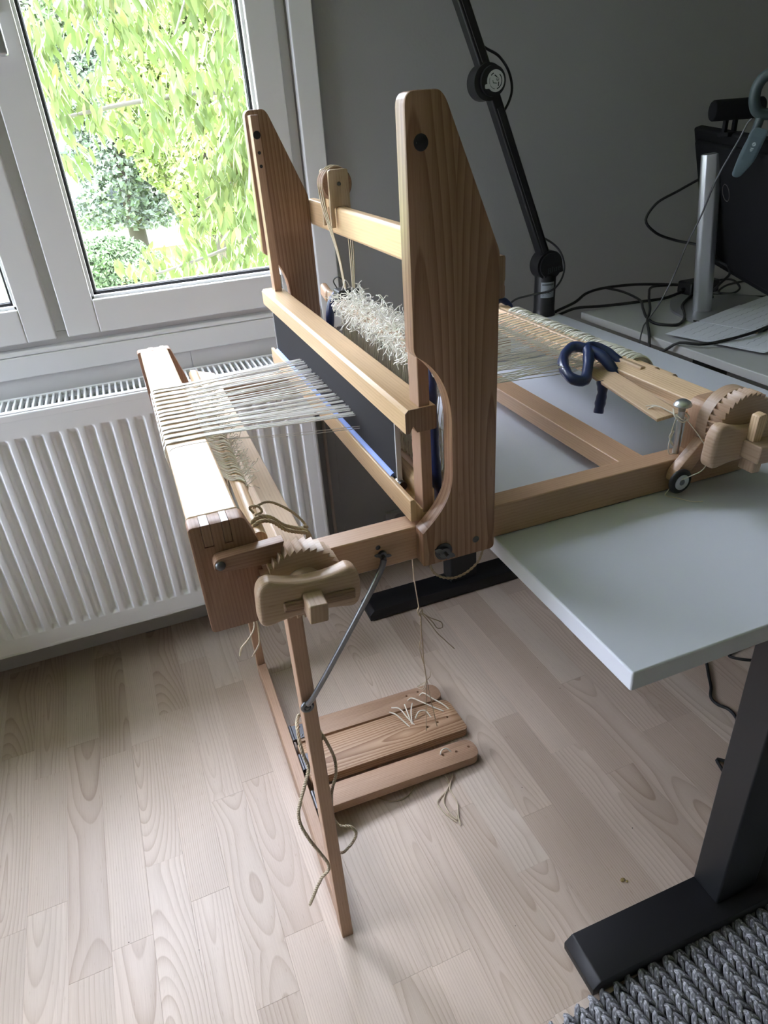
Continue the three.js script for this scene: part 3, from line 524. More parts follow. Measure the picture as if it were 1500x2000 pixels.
  const back = part('ratchet_wheel', [grain(toothed(0.0425, 0.02, 32, 1).translate(0, 0, -0.5955), 0), grain(disc(0.0412, 0.017, 40).translate(0, 0, -0.604), 0)], M.beech, L);
  back.position.set(RX, RY, 0);
  const grip = part('crank_handle', grain(crank(0.056, 0.05, 0.019).translate(0, 0, -0.5755), 0), M.beech, L, { label: 'rounded wooden crank handle of the warp roller' });
  grip.position.set(RX - 0.008, RY - 0.013, 0); grip.rotation.z = -0.08;
  part('axle_end', grain(bx(-0.012, 0.035, -0.017, 0.005, -0.567, -0.53, 0.002), 0), M.beech, grip);
  part('axle_end', grain(bx(-0.004, 0.009, -0.034, -0.012, -0.562, -0.54, 0.002), 1), M.beech, grip);
  part('crank_peg', grain(poly(roundPoly([[-0.006, 0], [0.006, 0], [0.0085, 0.03], [0.004, 0.036], [-0.007, 0.033]], 0.003), 0.012, 0.0015).translate(-0.002, 0.004, -0.5585), 1), M.dowel, grip);
  const bp = part('pawl', grain(poly(roundPoly([[-0.008, -0.007], [0.01, -0.006], [0.047, 0.044], [0.03, 0.046], [-0.006, 0.008]], [0.006, 0.004, 0.002, 0.001, 0.006]), 0.015, 0.001).translate(0, 0, ZR + 0.001), 0), M.rail, L);
  bp.position.set(0.599, 0.758, 0);
  const stop = part('pawl_washer', [lathe([[0, -0.003], [0.0145, -0.003], [0.0165, -0.001], [0.0165, 0.0015], [0.0145, 0.0035], [0.01, 0.0036], [0, 0.0036]], 36).rotateX(Math.PI / 2).translate(0.598, 0.7555, ZR + 0.0195)], M.rubber, L);
  part('steel_disc', [disc(0.0102, 0.0014, 30).translate(0.598, 0.7555, ZR + 0.0232)], M.zinc, stop);
  part('screw', [lathe([[0, 0.0018], [0.0025, 0.0016], [0.0042, 0]], 18).rotateX(Math.PI / 2).translate(0.598, 0.7555, ZR + 0.0238)], M.steel, stop);
  part('rod', grain(new THREE.CylinderGeometry(0.0075, 0.0075, 0.47, 18).rotateX(Math.PI / 2).translate(0.7035, 0.826, -0.977), 2), M.dowel, L);
  part('rod', grain(new THREE.CylinderGeometry(0.0075, 0.0075, 0.5, 18).rotateX(Math.PI / 2).translate(0.69, 0.8325, -1.014), 2), M.dowel, L);
  part('rod', grain(poly(roundPoly([[-0.0115, -0.006], [0.0115, -0.006], [0.0115, 0.006], [-0.0115, 0.006]], 0.003), 0.46, 0.001).rotateZ(-0.2).translate(0.675, 0.836, -1.227), 2), M.lath, L);
  part('roller_core', [new THREE.CylinderGeometry(0.0205, 0.0205, 0.366, 32).rotateX(Math.PI / 2).translate(0.691, 0.8225, -0.985)], M.warpDull, L);
  const wound = [];
  for (let i = 0; i < 190; i++) {
    const z = -1.17 + (i / 190) * 0.37 + rr(-0.0012, 0.0012), lay = rr(-0.0012, 0.0028), q = [], slant = rr(-0.032, 0.032), wave = rr(0, 6);
    for (let a = 0; a <= 18; a++) { const w = -1.6 + (a / 18) * 6.4; q.push(V(0.691 + (0.022 + lay + 0.0006 * Math.sin(a + wave)) * Math.cos(w), 0.8225 + (0.0215 + lay) * Math.sin(w), z + slant * (a / 18 - 0.5))); }
    wound.push(tube(q, 0.0014, 22, 4));
  }
  part('wound_warp', wound, M.warpDull, L, { kind: 'stuff', label: 'pale warp yarn wound thickly round the back roller' });
  const backWarp = [];
  for (let i = 0; i < 84; i++) {
    const t = i / 83, group = Math.floor(i / 3), z0 = -1.07 + t * 0.262, z1 = -1.155 + ((group + 0.5) / 28) * 0.335 + (i % 3 - 1) * 0.0016 + rr(-0.001, 0.001), y = 0.846 + rr(-0.003, 0.003);
    backWarp.push(tube([[0.251, 0.8425, z0], [0.302, y, z0 + (z1 - z0) * 0.12], [0.45, y + rr(-0.002, 0.002) - 0.002, z0 + (z1 - z0) * 0.55], [0.6, 0.84 + (i % 2 ? 0.0035 : -0.0055), z0 + (z1 - z0) * 0.9], [0.64, 0.837 + (i % 2 ? -0.007 : 0.0035), z1], [0.674, 0.843, z1], [0.69, 0.845, z1]], 0.00072, 24, 4));
  }
  part('warp_back', backWarp, M.warpDull, L, { kind: 'stuff', label: 'pale cotton warp threads behind the heddles' });
}

// ================================================================ loose things on and round the loom
const lath = (a, b, label, tip) => {
  const o = single('warp_stick', [bar(V(...a), V(...b), 0.0325, 0.0048, V(1, 0.16, 0), 0.0012)], M.lath, label, 'wooden stick', undefined);
  return o;
};
lath([0.695, 0.8335, -1.245], [0.606, 0.8255, -0.637], 'flat wooden warp stick tied by a string to the upright bolt, its near end free');
lath([0.715, 0.823, -1.25], [0.657, 0.822, -0.646], 'flat wooden warp stick lying against the ratchet wheel of the back roller');
{ // twist ties: wire in dark blue foam
  const t = (pts, r, label) => single('twist_tie', [tube(pts, r, 90, 12, (k) => (1 + 0.06 * Math.sin(k * pts.length * 3.1) + 0.04 * Math.sin(k * pts.length * 7.3)) * (k < 0.01 || k > 0.99 ? 0.75 : 1))], M.blue, label, 'twist tie');
  t([[0.664, 0.8, -0.79], [0.647, 0.832, -0.803], [0.64, 0.848, -0.823], [0.632, 0.855, -0.848], [0.616, 0.857, -0.863], [0.594, 0.85, -0.853], [0.577, 0.84, -0.826], [0.576, 0.832, -0.802], [0.59, 0.829, -0.796], [0.607, 0.838, -0.812], [0.622, 0.849, -0.832], [0.637, 0.857, -0.853], [0.655, 0.851, -0.845], [0.668, 0.836, -0.818], [0.667, 0.82, -0.8], [0.66, 0.8, -0.785]], 0.008, 'dark blue foam twist tie looped round the sticks beside the near warp end');
  t([[0.617, 0.826, -0.79], [0.616, 0.812, -0.785], [0.611, 0.795, -0.781], [0.607, 0.781, -0.778]], 0.0074, 'short straight end of a dark blue twist tie poking down below the near warp stick');
  t([[0.66, 0.835, -1.19], [0.672, 0.847, -1.208], [0.69, 0.85, -1.222], [0.706, 0.843, -1.225], [0.714, 0.83, -1.218]], 0.0066, 'dark blue twist tie round the sticks at the far end of the wound warp');
  t([[0.314, 0.93, -1.02], [0.31, 0.951, -1.02], [0.302, 0.952, -1.03], [0.2925, 0.938, -1.037], [0.288, 0.905, -1.04], [0.288, 0.86, -1.035], [0.297, 0.8, -1.01], [0.3, 0.77, -1.0]], 0.0062, 'blue twist tie hanging round the far end of the heddle shafts');
  t([[0.331, 0.93, -0.945], [0.334, 0.888, -0.94], [0.331, 0.855, -0.935], [0.322, 0.79, -0.93]], 0.006, 'blue twist tie behind the string heddles, mostly hidden by them');
  t([[0.308, 0.945, -0.672], [0.301, 0.954, -0.667], [0.293, 0.947, -0.662], [0.289, 0.92, -0.66], [0.2895, 0.87, -0.66], [0.2915, 0.82, -0.661], [0.294, 0.785, -0.662], [0.3, 0.772, -0.665], [0.31, 0.775, -0.668]], 0.0066, 'blue twist tie hanging down the near end of the heddle shafts beside the beater arm');
}
{ // carriage bolt standing on the side rail
  const b = thing('carriage_bolt', 'tall galvanised bolt with a round head standing upright on the near side rail', 'bolt');
  part('shaft', [new THREE.CylinderGeometry(0.004, 0.004, 0.07, 20).translate(0.617, 0.809, -0.6285)], M.zinc, b);
  part('head', [lathe([[0, 0.0095], [0.005, 0.0088], [0.009, 0.0062], [0.0112, 0.0025], [0.0108, 0.001], [0.0045, 0], [0.0045, -0.006], [0, -0.006]], 32).translate(0.617, 0.8405, -0.6285)], M.zinc, b);
}
const yarn = (name, pts, r, mat, label, group) => single(name, [tube(pts, r, Math.max(24, pts.length * 8), 6)], mat, label, 'string', group);
single('string', [
  tube([[0.6, 0.829, -0.674], [0.606, 0.832, -0.664], [0.613, 0.829, -0.642], [0.6215, 0.826, -0.634], [0.6225, 0.824, -0.625], [0.615, 0.825, -0.6225], [0.611, 0.829, -0.633], [0.604, 0.833, -0.66], [0.6, 0.826, -0.67]], 0.0009, 60, 5),
  tube([[0.61, 0.828, -0.633], [0.62, 0.832, -0.626], [0.624, 0.826, -0.622], [0.615, 0.822, -0.622], [0.609, 0.828, -0.63], [0.614, 0.834, -0.64]], 0.0009, 40, 5),
  tube([[0.611, 0.826, -0.63], [0.602, 0.808, -0.625], [0.6, 0.798, -0.622], [0.606, 0.792, -0.622], [0.6, 0.805, -0.625], [0.605, 0.812, -0.624], [0.6, 0.795, -0.624], [0.604, 0.78, -0.625], [0.612, 0.7775, -0.626]], 0.0008, 60, 5)],
M.cotton, 'thin pale string tying the near warp stick to the upright bolt', 'string');
yarn('string', [[0.62, 0.825, -0.622], [0.627, 0.805, -0.6], [0.629, 0.787, -0.585], [0.62, 0.772, -0.582], [0.603, 0.764, -0.586], [0.591, 0.755, -0.594], [0.587, 0.742, -0.6], [0.586, 0.7345, -0.602], [0.595, 0.7332, -0.592], [0.607, 0.7332, -0.574], [0.617, 0.7332, -0.57]], 0.0007, M.cotton, 'long loose string from the upright bolt over the pawl down to the desk top');
// cord bound round the cloth rod and the square roller, its two ends hanging below
{
  const hull = [[0.0662, 0.8105], [0.0705, 0.8195], [0.078, 0.8225], [0.088, 0.819], [0.1, 0.8065], [0.1135, 0.799], [0.1225, 0.794], [0.125, 0.785], [0.12, 0.764], [0.1, 0.7555], [0.082, 0.764], [0.07, 0.79]];
  const loop = (z, lean, o) => { const q = []; for (let k = 0; k <= hull.length; k++) { const [x, y] = hull[k % hull.length]; q.push([x + (x - 0.096) * o, y + (y - 0.788) * o, z + lean * Math.sin((k / hull.length) * 6.28) + rr(-0.0006, 0.0006)]); } return rope(q, 0.0023, 0.012); };
  const c = thing('binding_cord', 'brown twisted cord bound round the rod and square roller at the loom front', 'cord');
  part('wrapping', [loop(-0.638, 0.004, 0.02), loop(-0.633, -0.002, 0.05), loop(-0.628, 0.003, 0.03)], M.twine, c);
part('knot', [rope([[0.073, 0.8235, -0.646], [0.07, 0.829, -0.65], [0.078, 0.831, -0.646], [0.081, 0.826, -0.641], [0.073, 0.825, -0.638]], 0.0015, 0.009), rope([[0.074, 0.828, -0.65], [0.092, 0.8255, -0.66], [0.11, 0.8135, -0.658], [0.121, 0.803, -0.65], [0.126, 0.795, -0.642], [0.122, 0.799, -0.636], [0.128, 0.791, -0.646]], 0.0016, 0.009)], M.twine, c);
}
for (const [pts, label] of [
  [[[0.075, 0.772, -1.02], [0.077, 0.6, -1.01], [0.079, 0.45, -1.0], [0.0755, 0.4, -1.0], [0.062, 0.38, -1.0], [0.0455, 0.363, -1.0], [0.041, 0.348, -1.0]], 'pale cord end hanging loose under the front beam, the left one of two'],
  [[[0.083, 0.772, -1.02], [0.084, 0.6, -1.01], [0.083, 0.44, -1.0], [0.082, 0.385, -1.0], [0.0785, 0.362, -1.0], [0.062, 0.338, -1.0]], 'pale cord end hanging loose under the front beam, the right one beside the far leg'],
]) single('hanging_cord', [rope(pts, 0.0019, 0.011)], M.string, label, 'cord');
// thick braided cord slung round the front leg
single('leg_cord', [rope([[0.112, 0.44, -0.667], [0.104, 0.462, -0.69], [0.088, 0.475, -0.69], [0.079, 0.476, -0.664], [0.0775, 0.455, -0.642], [0.081, 0.43, -0.638], [0.076, 0.41, -0.638], [0.067, 0.385, -0.638], [0.0565, 0.35, -0.638], [0.056, 0.325, -0.638], [0.064, 0.285, -0.638], [0.076, 0.245, -0.6385], [0.0845, 0.212, -0.6395], [0.0835, 0.198, -0.6395], [0.073, 0.188, -0.6395], [0.063, 0.17, -0.6395], [0.054, 0.15, -0.6395], [0.046, 0.132, -0.6395]], 0.0026, 0.014)], M.string, 'pale braided cord draped round the near front leg with its end hanging free', 'cord');
single('leg_cord', [rope([[0.1, 0.458, -0.677], [0.109, 0.455, -0.665], [0.1165, 0.432, -0.66], [0.122, 0.4, -0.66], [0.12, 0.37, -0.66], [0.111, 0.34, -0.66], [0.107, 0.3, -0.66], [0.11, 0.265, -0.665], [0.1145, 0.259, -0.66], [0.129, 0.262, -0.65], [0.1345, 0.254, -0.645], [0.133, 0.242, -0.645], [0.123, 0.222, -0.648], [0.1095, 0.202, -0.656], [0.095, 0.197, -0.6765]], 0.0024, 0.013)], M.string, 'pale braided cord behind the near front leg, bulging out in a loop at its right', 'cord');
// tie-up string from the loom down to the middle treadle
{
  const s = thing('treadle_string', 'knotted brown tie-up string hanging from the loom down to the middle treadle', 'string');
  part('upper_string', [rope([[0.316, 0.735, -0.8], [0.3295, 0.556, -0.85], [0.364, 0.403, -0.92]], 0.0012, 0.009, 2)], M.twine, s);
  part('knot', [rope([[0.364, 0.4082, -0.9196], [0.3602, 0.3978, -0.9167], [0.3678, 0.3911, -0.9167], [0.3678, 0.4025, -0.9158], [0.3612, 0.3949, -0.9148], [0.3659, 0.3854, -0.9177]], 0.0018, 0.01, 2)], M.twine, s);
  part('lower_string', [rope([[0.366, 0.386, -0.918], [0.3655, 0.355, -0.92], [0.374, 0.312, -0.936], [0.382, 0.24, -0.955], [0.392, 0.172, -0.97]], 0.0014, 0.014, 2), rope([[0.365, 0.39, -0.916], [0.369, 0.34, -0.926], [0.371, 0.285, -0.945], [0.386, 0.215, -0.96], [0.392, 0.165, -0.97]], 0.0011, 0.01, 2), rope([[0.392, 0.175, -0.97], [0.388, 0.1, -0.969], [0.385, 0.03, -0.968]], 0.001, 0.008, 2), rope([[0.393, 0.172, -0.97], [0.402, 0.1, -0.971], [0.4125, 0.027, -0.972]], 0.001, 0.008, 2)], M.twine, s);
  part('loop_end', [rope([[0.3678, 0.3949, -0.9158], [0.3811, 0.3817, -0.912], [0.3944, 0.3712, -0.912], [0.4057, 0.3589, -0.9148], [0.4076, 0.3456, -0.9167], [0.3982, 0.3475, -0.9158], [0.3877, 0.3665, -0.9148], [0.3735, 0.3883, -0.9148]], 0.0011, 0.008, 2)], M.twine, s);
  part('tail', [rope([[0.3678, 0.393, -0.9139], [0.3811, 0.3684, -0.912], [0.3963, 0.338, -0.9148], [0.4143, 0.3096, -0.9177], [0.4332, 0.2812, -0.9196]], 0.0011, 0.008, 2)], M.twine, s);
  part('frayed_knot', [tube([[0.393, 0.17, -0.97], [0.378, 0.163, -0.972], [0.37, 0.165, -0.968]], 0.001, 12, 5), tube([[0.392, 0.172, -0.97], [0.38, 0.157, -0.965], [0.372, 0.158, -0.972]], 0.001, 12, 5), tube([[0.392, 0.172, -0.97], [0.4, 0.182, -0.968], [0.402, 0.19, -0.972]], 0.0009, 12, 5), tube([[0.392, 0.17, -0.97], [0.386, 0.152, -0.967], [0.382, 0.146, -0.97]], 0.0009, 12, 5)], M.string, s);
}
{ // short strings on the treadles: each threaded through holes
  const Y = (x) => 0.053 - 0.085 * (x - 0.113), st = (pts, label) => single('treadle_cord_end', [tube(pts.map(([x, z, up]) => [x, Y(x) + (up ?? 0.003), z]), 0.0014, 30, 6)], M.cotton, label, 'string');
  st([[0.382, -1.067, -0.002], [0.39, -1.064, 0.007], [0.41, -1.043, 0.006], [0.43, -1.02, 0.004], [0.444, -1.006, 0.002]], 'pale string end running from the far treadle across the middle treadle, nearer the stretcher');
  st([[0.413, -1.072, -0.002], [0.421, -1.07, 0.007], [0.436, -1.045, 0.007], [0.452, -1.02, 0.005], [0.462, -1.006, -0.004]], 'pale string end running from the far treadle across the tip of the middle treadle');
  st([[0.327, -1.035, 0.012], [0.337, -1.025, 0.012], [0.349, -1.006, 0.004], [0.357, -0.99, -0.002]], 'pale cut string end sticking up from the middle treadle, lowest left one');
  st([[0.336, -1.046, 0.012], [0.35, -1.037, 0.014], [0.36, -1.012, 0.006], [0.369, -0.992, -0.002]], 'pale cut string end sticking up from the middle treadle, second from the left');
  st([[0.367, -1.045, 0.013], [0.3645, -1.02, 0.009], [0.364, -0.995, -0.002]], 'pale cut string end sticking up from the middle treadle, third from the left');
  st([[0.384, -1.041, 0.014], [0.373, -1.022, 0.011], [0.365, -0.998, -0.002]], 'pale cut string end sticking up from the middle treadle, fourth from the left');
  st([[0.376, -1.006, 0.004], [0.39, -1.017, 0.009], [0.404, -1.016, 0.008], [0.412, -1.0, -0.002]], 'pale curved string stitched through the middle treadle behind the two upright strings');
  st([[0.384, -0.895, -0.004], [0.391, -0.903, 0.005], [0.403, -0.904, 0.005], [0.413, -0.895, -0.004]], 'pale loop of string stitched through two holes of the near treadle');
  single('floor_strings', [
    tube([[0.385, 0.018, -0.905], [0.372, 0.008, -0.878], [0.383, 0.0035, -0.862], [0.375, 0.0025, -0.838], [0.352, 0.0025, -0.825], [0.34, 0.0025, -0.815], [0.342, 0.0025, -0.795], [0.349, 0.0025, -0.775], [0.356, 0.0025, -0.762]], 0.0012, 50, 5),
    tube([[0.4, 0.016, -0.9], [0.398, 0.004, -0.868], [0.387, 0.0035, -0.85], [0.366, 0.0025, -0.83], [0.353, 0.0025, -0.812], [0.352, 0.0025, -0.785], [0.36, 0.0025, -0.766], [0.362, 0.0025, -0.775]], 0.0012, 50, 5),
    tube([[0.395, 0.004, -0.866], [0.383, 0.0035, -0.845], [0.376, 0.003, -0.832], [0.376, 0.0025, -0.8], [0.364, 0.0025, -0.77], [0.3595, 0.0025, -0.752]], 0.0012, 40, 5),
    tube([[0.33, 0.006, -0.885], [0.348, 0.006, -0.884], [0.366, 0.004, -0.876], [0.378, 0.0035, -0.86], [0.38, 0.003, -0.845]], 0.001, 30, 5)], M.string, 'tangle of pale string ends lying on the floor in front of the near treadle', 'string');
  single('floor_string', [tube([[0.225, 0.003, -0.885], [0.245, 0.003, -0.863], [0.267, 0.003, -0.852], [0.291, 0.003, -0.853], [0.309, 0.003, -0.865], [0.322, 0.004, -0.878], [0.335, 0.005, -0.885]], 0.0014, 40, 5)], M.twine, 'dark loop of string lying in the shadow under the near treadle', 'string');
}
single('loop_cord', [rope([[0.2535, 0.7345, -0.601], [0.258, 0.718, -0.601], [0.268, 0.708, -0.6], [0.281, 0.7025, -0.6], [0.294, 0.7025, -0.6], [0.307, 0.708, -0.6], [0.317, 0.7175, -0.6], [0.324, 0.7345, -0.601]], 0.0016, 0.011, 2)], M.twine, 'brown cord hanging in a loop under the foot of the near castle post', 'cord');

// ================================================================ desks
function tDesk(label, x0, x1, z0, z1, thick, top) {
  const d = thing('desk', label, 'desk'), y = DESK, cx = (x0 + x1) / 2;
  part('desk_top', [bx(x0, x1, y - thick, y, z0, z1, 0.0022)], top, d);
  for (const [zc, off] of [[z1 - 0.103, 0], [z0 + 0.03, 0]]) {
    const leg = part('leg', [bx(cx, cx + 0.08, 0.036, y - thick - 0.001, zc - 0.026, zc + 0.026, 0.003)], M.legBlack, d);
    part('foot', [poly(roundPoly([[x0 + 0.068, 0.004], [x1 - 0.06, 0.004], [x1 - 0.072, 0.036], [x0 + 0.0805, 0.036], [x0 + 0.067, 0.021]], [0.001, 0.001, 0.002, 0.002, 0.002]), 0.076, 0.0015).translate(0, 0, zc - 0.026)], M.frame, leg);
    part('foot_glide', [bx(x0 + 0.075, x0 + 0.11, 0, 0.0045, zc - 0.02, zc + 0.04, 0.001), bx(x1 - 0.11, x1 - 0.075, 0, 0.0045, zc - 0.02, zc + 0.04, 0.001)], M.rubber, leg);
    part('top_bracket', [bx(x0 + 0.08, x1 - 0.08, y - 0.042, y - thick - 0.0002, zc - 0.03, zc + 0.03, 0.002)], M.frame, leg);
  }
  part('cross_beam', [bx(cx + 0.005, cx + 0.07, y - 0.075, y - thick - 0.0004, z0 + 0.055, z1 - 0.13, 0.003)], M.frame, d);
  return d;
}
tDesk('white standing desk with black legs under the back half of the loom', 0.3445, 0.984, -1.478, -0.359, 0.0225, M.desk);
tDesk('white desk along the grey wall that carries the monitor', 1.0355, 1.78, -1.43, -0.2, 0.0175, M.deskDimmed);  // white top greyed: the weaker light here is put into its colour

// rug of thick plaited wool: rows of paired stitches
{
  const r = thing('rug', 'chunky grey braided wool rug beside the black desk foot', 'rug'), turn = 0.078;
  const x0 = -0.02, x1 = 0.66, z0 = 0, z1 = 1.3;
  const m = new THREE.Matrix4().makeTranslation(0.33, 0, -0.401).multiply(new THREE.Matrix4().makeRotationY(turn));
  const g = part('backing', [bx(x0, x1, 0.0005, 0.006, z0 + 0.004, z1, 0.002).applyMatrix4(m)], M.rugBase, r);
  // one plump strand of a stitch
  const s = new THREE.SphereGeometry(1, 10, 7), p = s.attributes.position;
  for (let i = 0; i < p.count; i++) { const z = p.getZ(i), k = 1 - 0.35 * z; p.setXYZ(i, p.getX(i) * 0.0048 * k, p.getY(i) * 0.0055, z * 0.015); }
  s.computeVertexNormals();
  const list = [], q = new THREE.Matrix4(), c = new THREE.Color(), tint = [];
  for (let i = 0; i * 0.0235 < x1 - x0 - 0.02; i++) for (let j = 0; j * 0.0142 < z1 - 0.01; j++) for (const side of [-1, 1]) {
    const x = x0 + 0.012 + i * 0.0235 + side * 0.0062 + rr(-0.001, 0.001), z = z0 + 0.008 + j * 0.0142 + (i % 2) * 0.005 + rr(-0.0012, 0.0012);
    q.makeRotationY(side * -0.6 + rr(-0.12, 0.12)).multiply(new THREE.Matrix4().makeRotationX(0.3 + rr(-0.1, 0.1))).setPosition(x, 0.0095 + rr(-0.001, 0.0012), z);
    list.push(m.clone().multiply(q)); const k = rr(0.62, 1.25); tint.push(c.clone().setRGB(k, k, k * 1.01));
  }
  const im = new THREE.InstancedMesh(s, M.rug, list.length); im.name = 'stitches'; im.userData = { kind: 'stuff' }; im.castShadow = im.receiveShadow = true;
  list.forEach((e, i) => { im.setMatrixAt(i, e); im.setColorAt(i, tint[i]); });
  r.add(im);
}

// ---- microphone boom arm clamped to the far desk edge
{
  const b = thing('boom_arm', 'black microphone boom arm rising from the far edge of the desk past the grey wall', 'boom arm'), z = -1.4615;
  const stickerTex = canvasTex(256, 256, (g, w) => {
    g.fillStyle = '#b9bdba'; g.fillRect(0, 0, w, w); g.strokeStyle = '#15181a'; g.lineWidth = 12;
    g.beginPath(); g.arc(128, 128, 92, -2.4, -1.9); g.stroke(); g.beginPath(); g.arc(128, 128, 92, -0.9, 1.35); g.stroke();
    g.lineWidth = 5; g.beginPath(); g.arc(128, 128, 92, 1.7, 3.6); g.stroke();
    g.lineWidth = 14; g.beginPath(); g.moveTo(112, 62); g.lineTo(150, 86); g.stroke(); g.beginPath(); g.moveTo(172, 140); g.lineTo(168, 190); g.stroke();
    g.lineWidth = 5; g.beginPath(); g.arc(158, 112, 17, 0, 6.3); g.stroke(); g.beginPath(); g.moveTo(140, 112); g.lineTo(176, 118); g.stroke();
    g.strokeStyle = '#4a5a50'; g.lineWidth = 10; g.beginPath(); g.moveTo(86, 120); g.lineTo(92, 150); g.lineTo(146, 156); g.stroke();
  });
  const labelTex = canvasTex(256, 256, (g, w) => {
    g.fillStyle = '#8d9398'; g.fillRect(0, 0, w, w); g.strokeStyle = '#30353a'; g.lineWidth = 10; g.strokeRect(30, 34, 200, 14);
    g.lineWidth = 4; g.beginPath(); g.arc(110, 160, 30, 0.3, 6); g.stroke(); g.beginPath(); g.arc(165, 150, 40, 0, 6.3); g.stroke(); g.beginPath(); g.moveTo(165, 110); g.lineTo(150, 200); g.stroke();
    g.beginPath(); g.arc(40, 210, 14, 0, 6.3); g.stroke();
  });
  const scriptTex = canvasTex(256, 128, (g) => { g.fillStyle = '#070708'; g.fillRect(0, 0, 256, 128); g.fillStyle = '#3a3c3e'; g.font = 'italic bold 84px serif'; g.textAlign = 'center'; g.fillText('Blue', 128, 92); });
  const base = part('base', [lathe([[0, 0.732], [0.027, 0.732], [0.0275, 0.735], [0.0258, 0.742], [0.0252, 0.75], [0.0252, 0.826], [0.022, 0.831], [0, 0.831]], 40).translate(0.949, 0.0004, z)], M.black, b);
  const lab = new THREE.CylinderGeometry(0.0254, 0.0254, 0.036, 24, 1, true, -0.95, 1.35).translate(0.949, 0.796, z);
  part('label', lab, std('#ffffff', 0.6, { map: labelTex }), base);
  part('clamp', [bx(0.93, 0.975, 0.655, 0.7085, z - 0.012, z + 0.02, 0.004), bx(0.93, 0.975, 0.655, 0.733, z - 0.034, z - 0.0185, 0.004), new THREE.CylinderGeometry(0.006, 0.006, 0.06, 14).translate(0.953, 0.65, z + 0.006)], M.blackMatt, b);
  const dir = V(0.793 - 0.9485, 1.2265 - 0.853, 0).normalize(), low = V(0.9485, 0.853, z), mid = V(0.7905, 1.2275, z), top = mid.clone().addScaledVector(V(-0.205, 0.462, 0).normalize(), 0.62);
  part('lower_knuckle', [disc(0.0335, 0.036, 36).translate(0.949, 0.8505, z), disc(0.028, 0.044, 36).translate(0.949, 0.8505, z)], M.black, b);
  const plate = new THREE.PlaneGeometry(0.05, 0.025).rotateZ(0.2).translate(0.9565, 0.8415, z + 0.0224);
  part('lettering', plate, std('#ffffff', 0.5, { map: scriptTex }), b);
  part('lower_arm', [bar(low, mid, 0.0265, 0.024, V(0, 0, 1), 0.004), bar(low.clone().addScaledVector(dir, 0.03), mid.clone().addScaledVector(dir, -0.05), 0.0285, 0.012, V(0, 0, 1), 0.002)], M.black, b);
  part('upper_arm', [bar(mid, top, 0.0265, 0.024, V(0, 0, 1), 0.004), bar(mid.clone().lerp(top, 0.06), mid.clone().lerp(top, 0.95), 0.0285, 0.012, V(0, 0, 1), 0.002)], M.black, b);
  part('elbow', [disc(0.0335, 0.034, 40).translate(0.784, 1.2265, z), disc(0.0275, 0.048, 40).translate(0.7905, 1.2275, z)], M.black, b);
  const st = new THREE.CircleGeometry(0.0195, 40).translate(0.7945, 1.2275, z + 0.0246);
  const sticker = part('sticker', [st], std('#ffffff', 0.6, { map: stickerTex }), b);
  part('sticker_tab', [poly(roundPoly([[-0.006, -0.004], [0.006, -0.004], [0.006, 0.004], [-0.006, 0.004]], 0.003), 0.0006, 0.0001).translate(0.7765, 1.2185, z + 0.0241)], std('#b9bdba', 0.6), sticker);
  part('cable', [tube([[0.758, 1.312, z], [0.778, 1.289, z], [0.815, 1.27, z], [0.838, 1.243, z], [0.8465, 1.212, z], [0.84, 1.19, z], [0.826, 1.17, z]], 0.0027, 50, 8)], M.rubber, b);
  part('cable', [tube([[0.938, 0.912, z], [0.958, 0.897, z + 0.013], [0.974, 0.878, z + 0.02], [0.985, 0.85, z + 0.022], [0.982, 0.83, z + 0.026], [0.967, 0.81, z + 0.032], [0.945, 0.796, z + 0.033], [0.92, 0.79, z + 0.016], [0.901, 0.784, z], [0.876, 0.778, z - 0.01], [0.86, 0.766, z - 0.015], [0.851, 0.75, z - 0.02], [0.845, 0.737, z - 0.0]], 0.0023, 60, 8)], M.rubber, b);
}
// ---- monitor on its stand, seen from behind
{
  const m = thing('monitor', 'black flat monitor seen from behind on a silver column stand', 'monitor');
  const base = new THREE.Shape(roundPoly([[1.166, -1.195], [1.21, -1.135], [1.33, -1.12], [1.45, -1.2], [1.44, -1.34], [1.31, -1.392], [1.2695, -1.39], [1.2, -1.31]].map(([x, z]) => [x, -z]), 0.03).map((p) => new THREE.Vector2(...p)));
  part('stand_base', [poly(base, 0.006, 0.0015).rotateX(-Math.PI / 2).translate(0, DESK, 0)], M.aluPlate, m);
  const s = new THREE.Shape(); s.absellipse(0, 0, 0.0205, 0.012, 0, 6.28318);
  const a = V(1.2495, DESK + 0.005, -1.2605), b = V(1.208, 1.068, -1.2605), d = b.clone().sub(a), z = d.clone().normalize(), x = V(0.75, 0, 0.66).sub(z.clone().multiplyScalar(V(0.75, 0, 0.66).dot(z))).normalize(), y = z.clone().cross(x);
  part('stand_column', [poly(s, d.length(), 0.0012, [], 24).applyMatrix4(new THREE.Matrix4().makeBasis(x, y, z).setPosition(a))], M.alu, m);
  const u = V(-0.367, -0.048, 0.929).normalize(), n = u.clone().cross(V(-0.275, 0.961, 0)).normalize(), v = n.clone().cross(u).normalize(), o = V(1.35, 0.823, -1.38);
  const B = new THREE.Matrix4().makeBasis(u, v, n).setPosition(o);
  part('screen_housing', [bx(0, 0.56, 0, 0.3, -0.02, 0, 0.005), bx(0.03, 0.53, 0.02, 0.28, -0.002, 0.012, 0.008)].map((g) => g.applyMatrix4(B)), M.blackMatt, m);
  part('stand_mount', [bx(0.1, 0.16, 0.15, 0.22, 0.011, 0.028, 0.004).applyMatrix4(B)], M.blackMatt, m);
  part('maker_ring', [new THREE.TorusGeometry(0.017, 0.0008, 6, 40).translate(0.19, 0.19, 0.0125).applyMatrix4(B)], std(lin(0.05, 0.045, 0.04), 0.5), m);
}
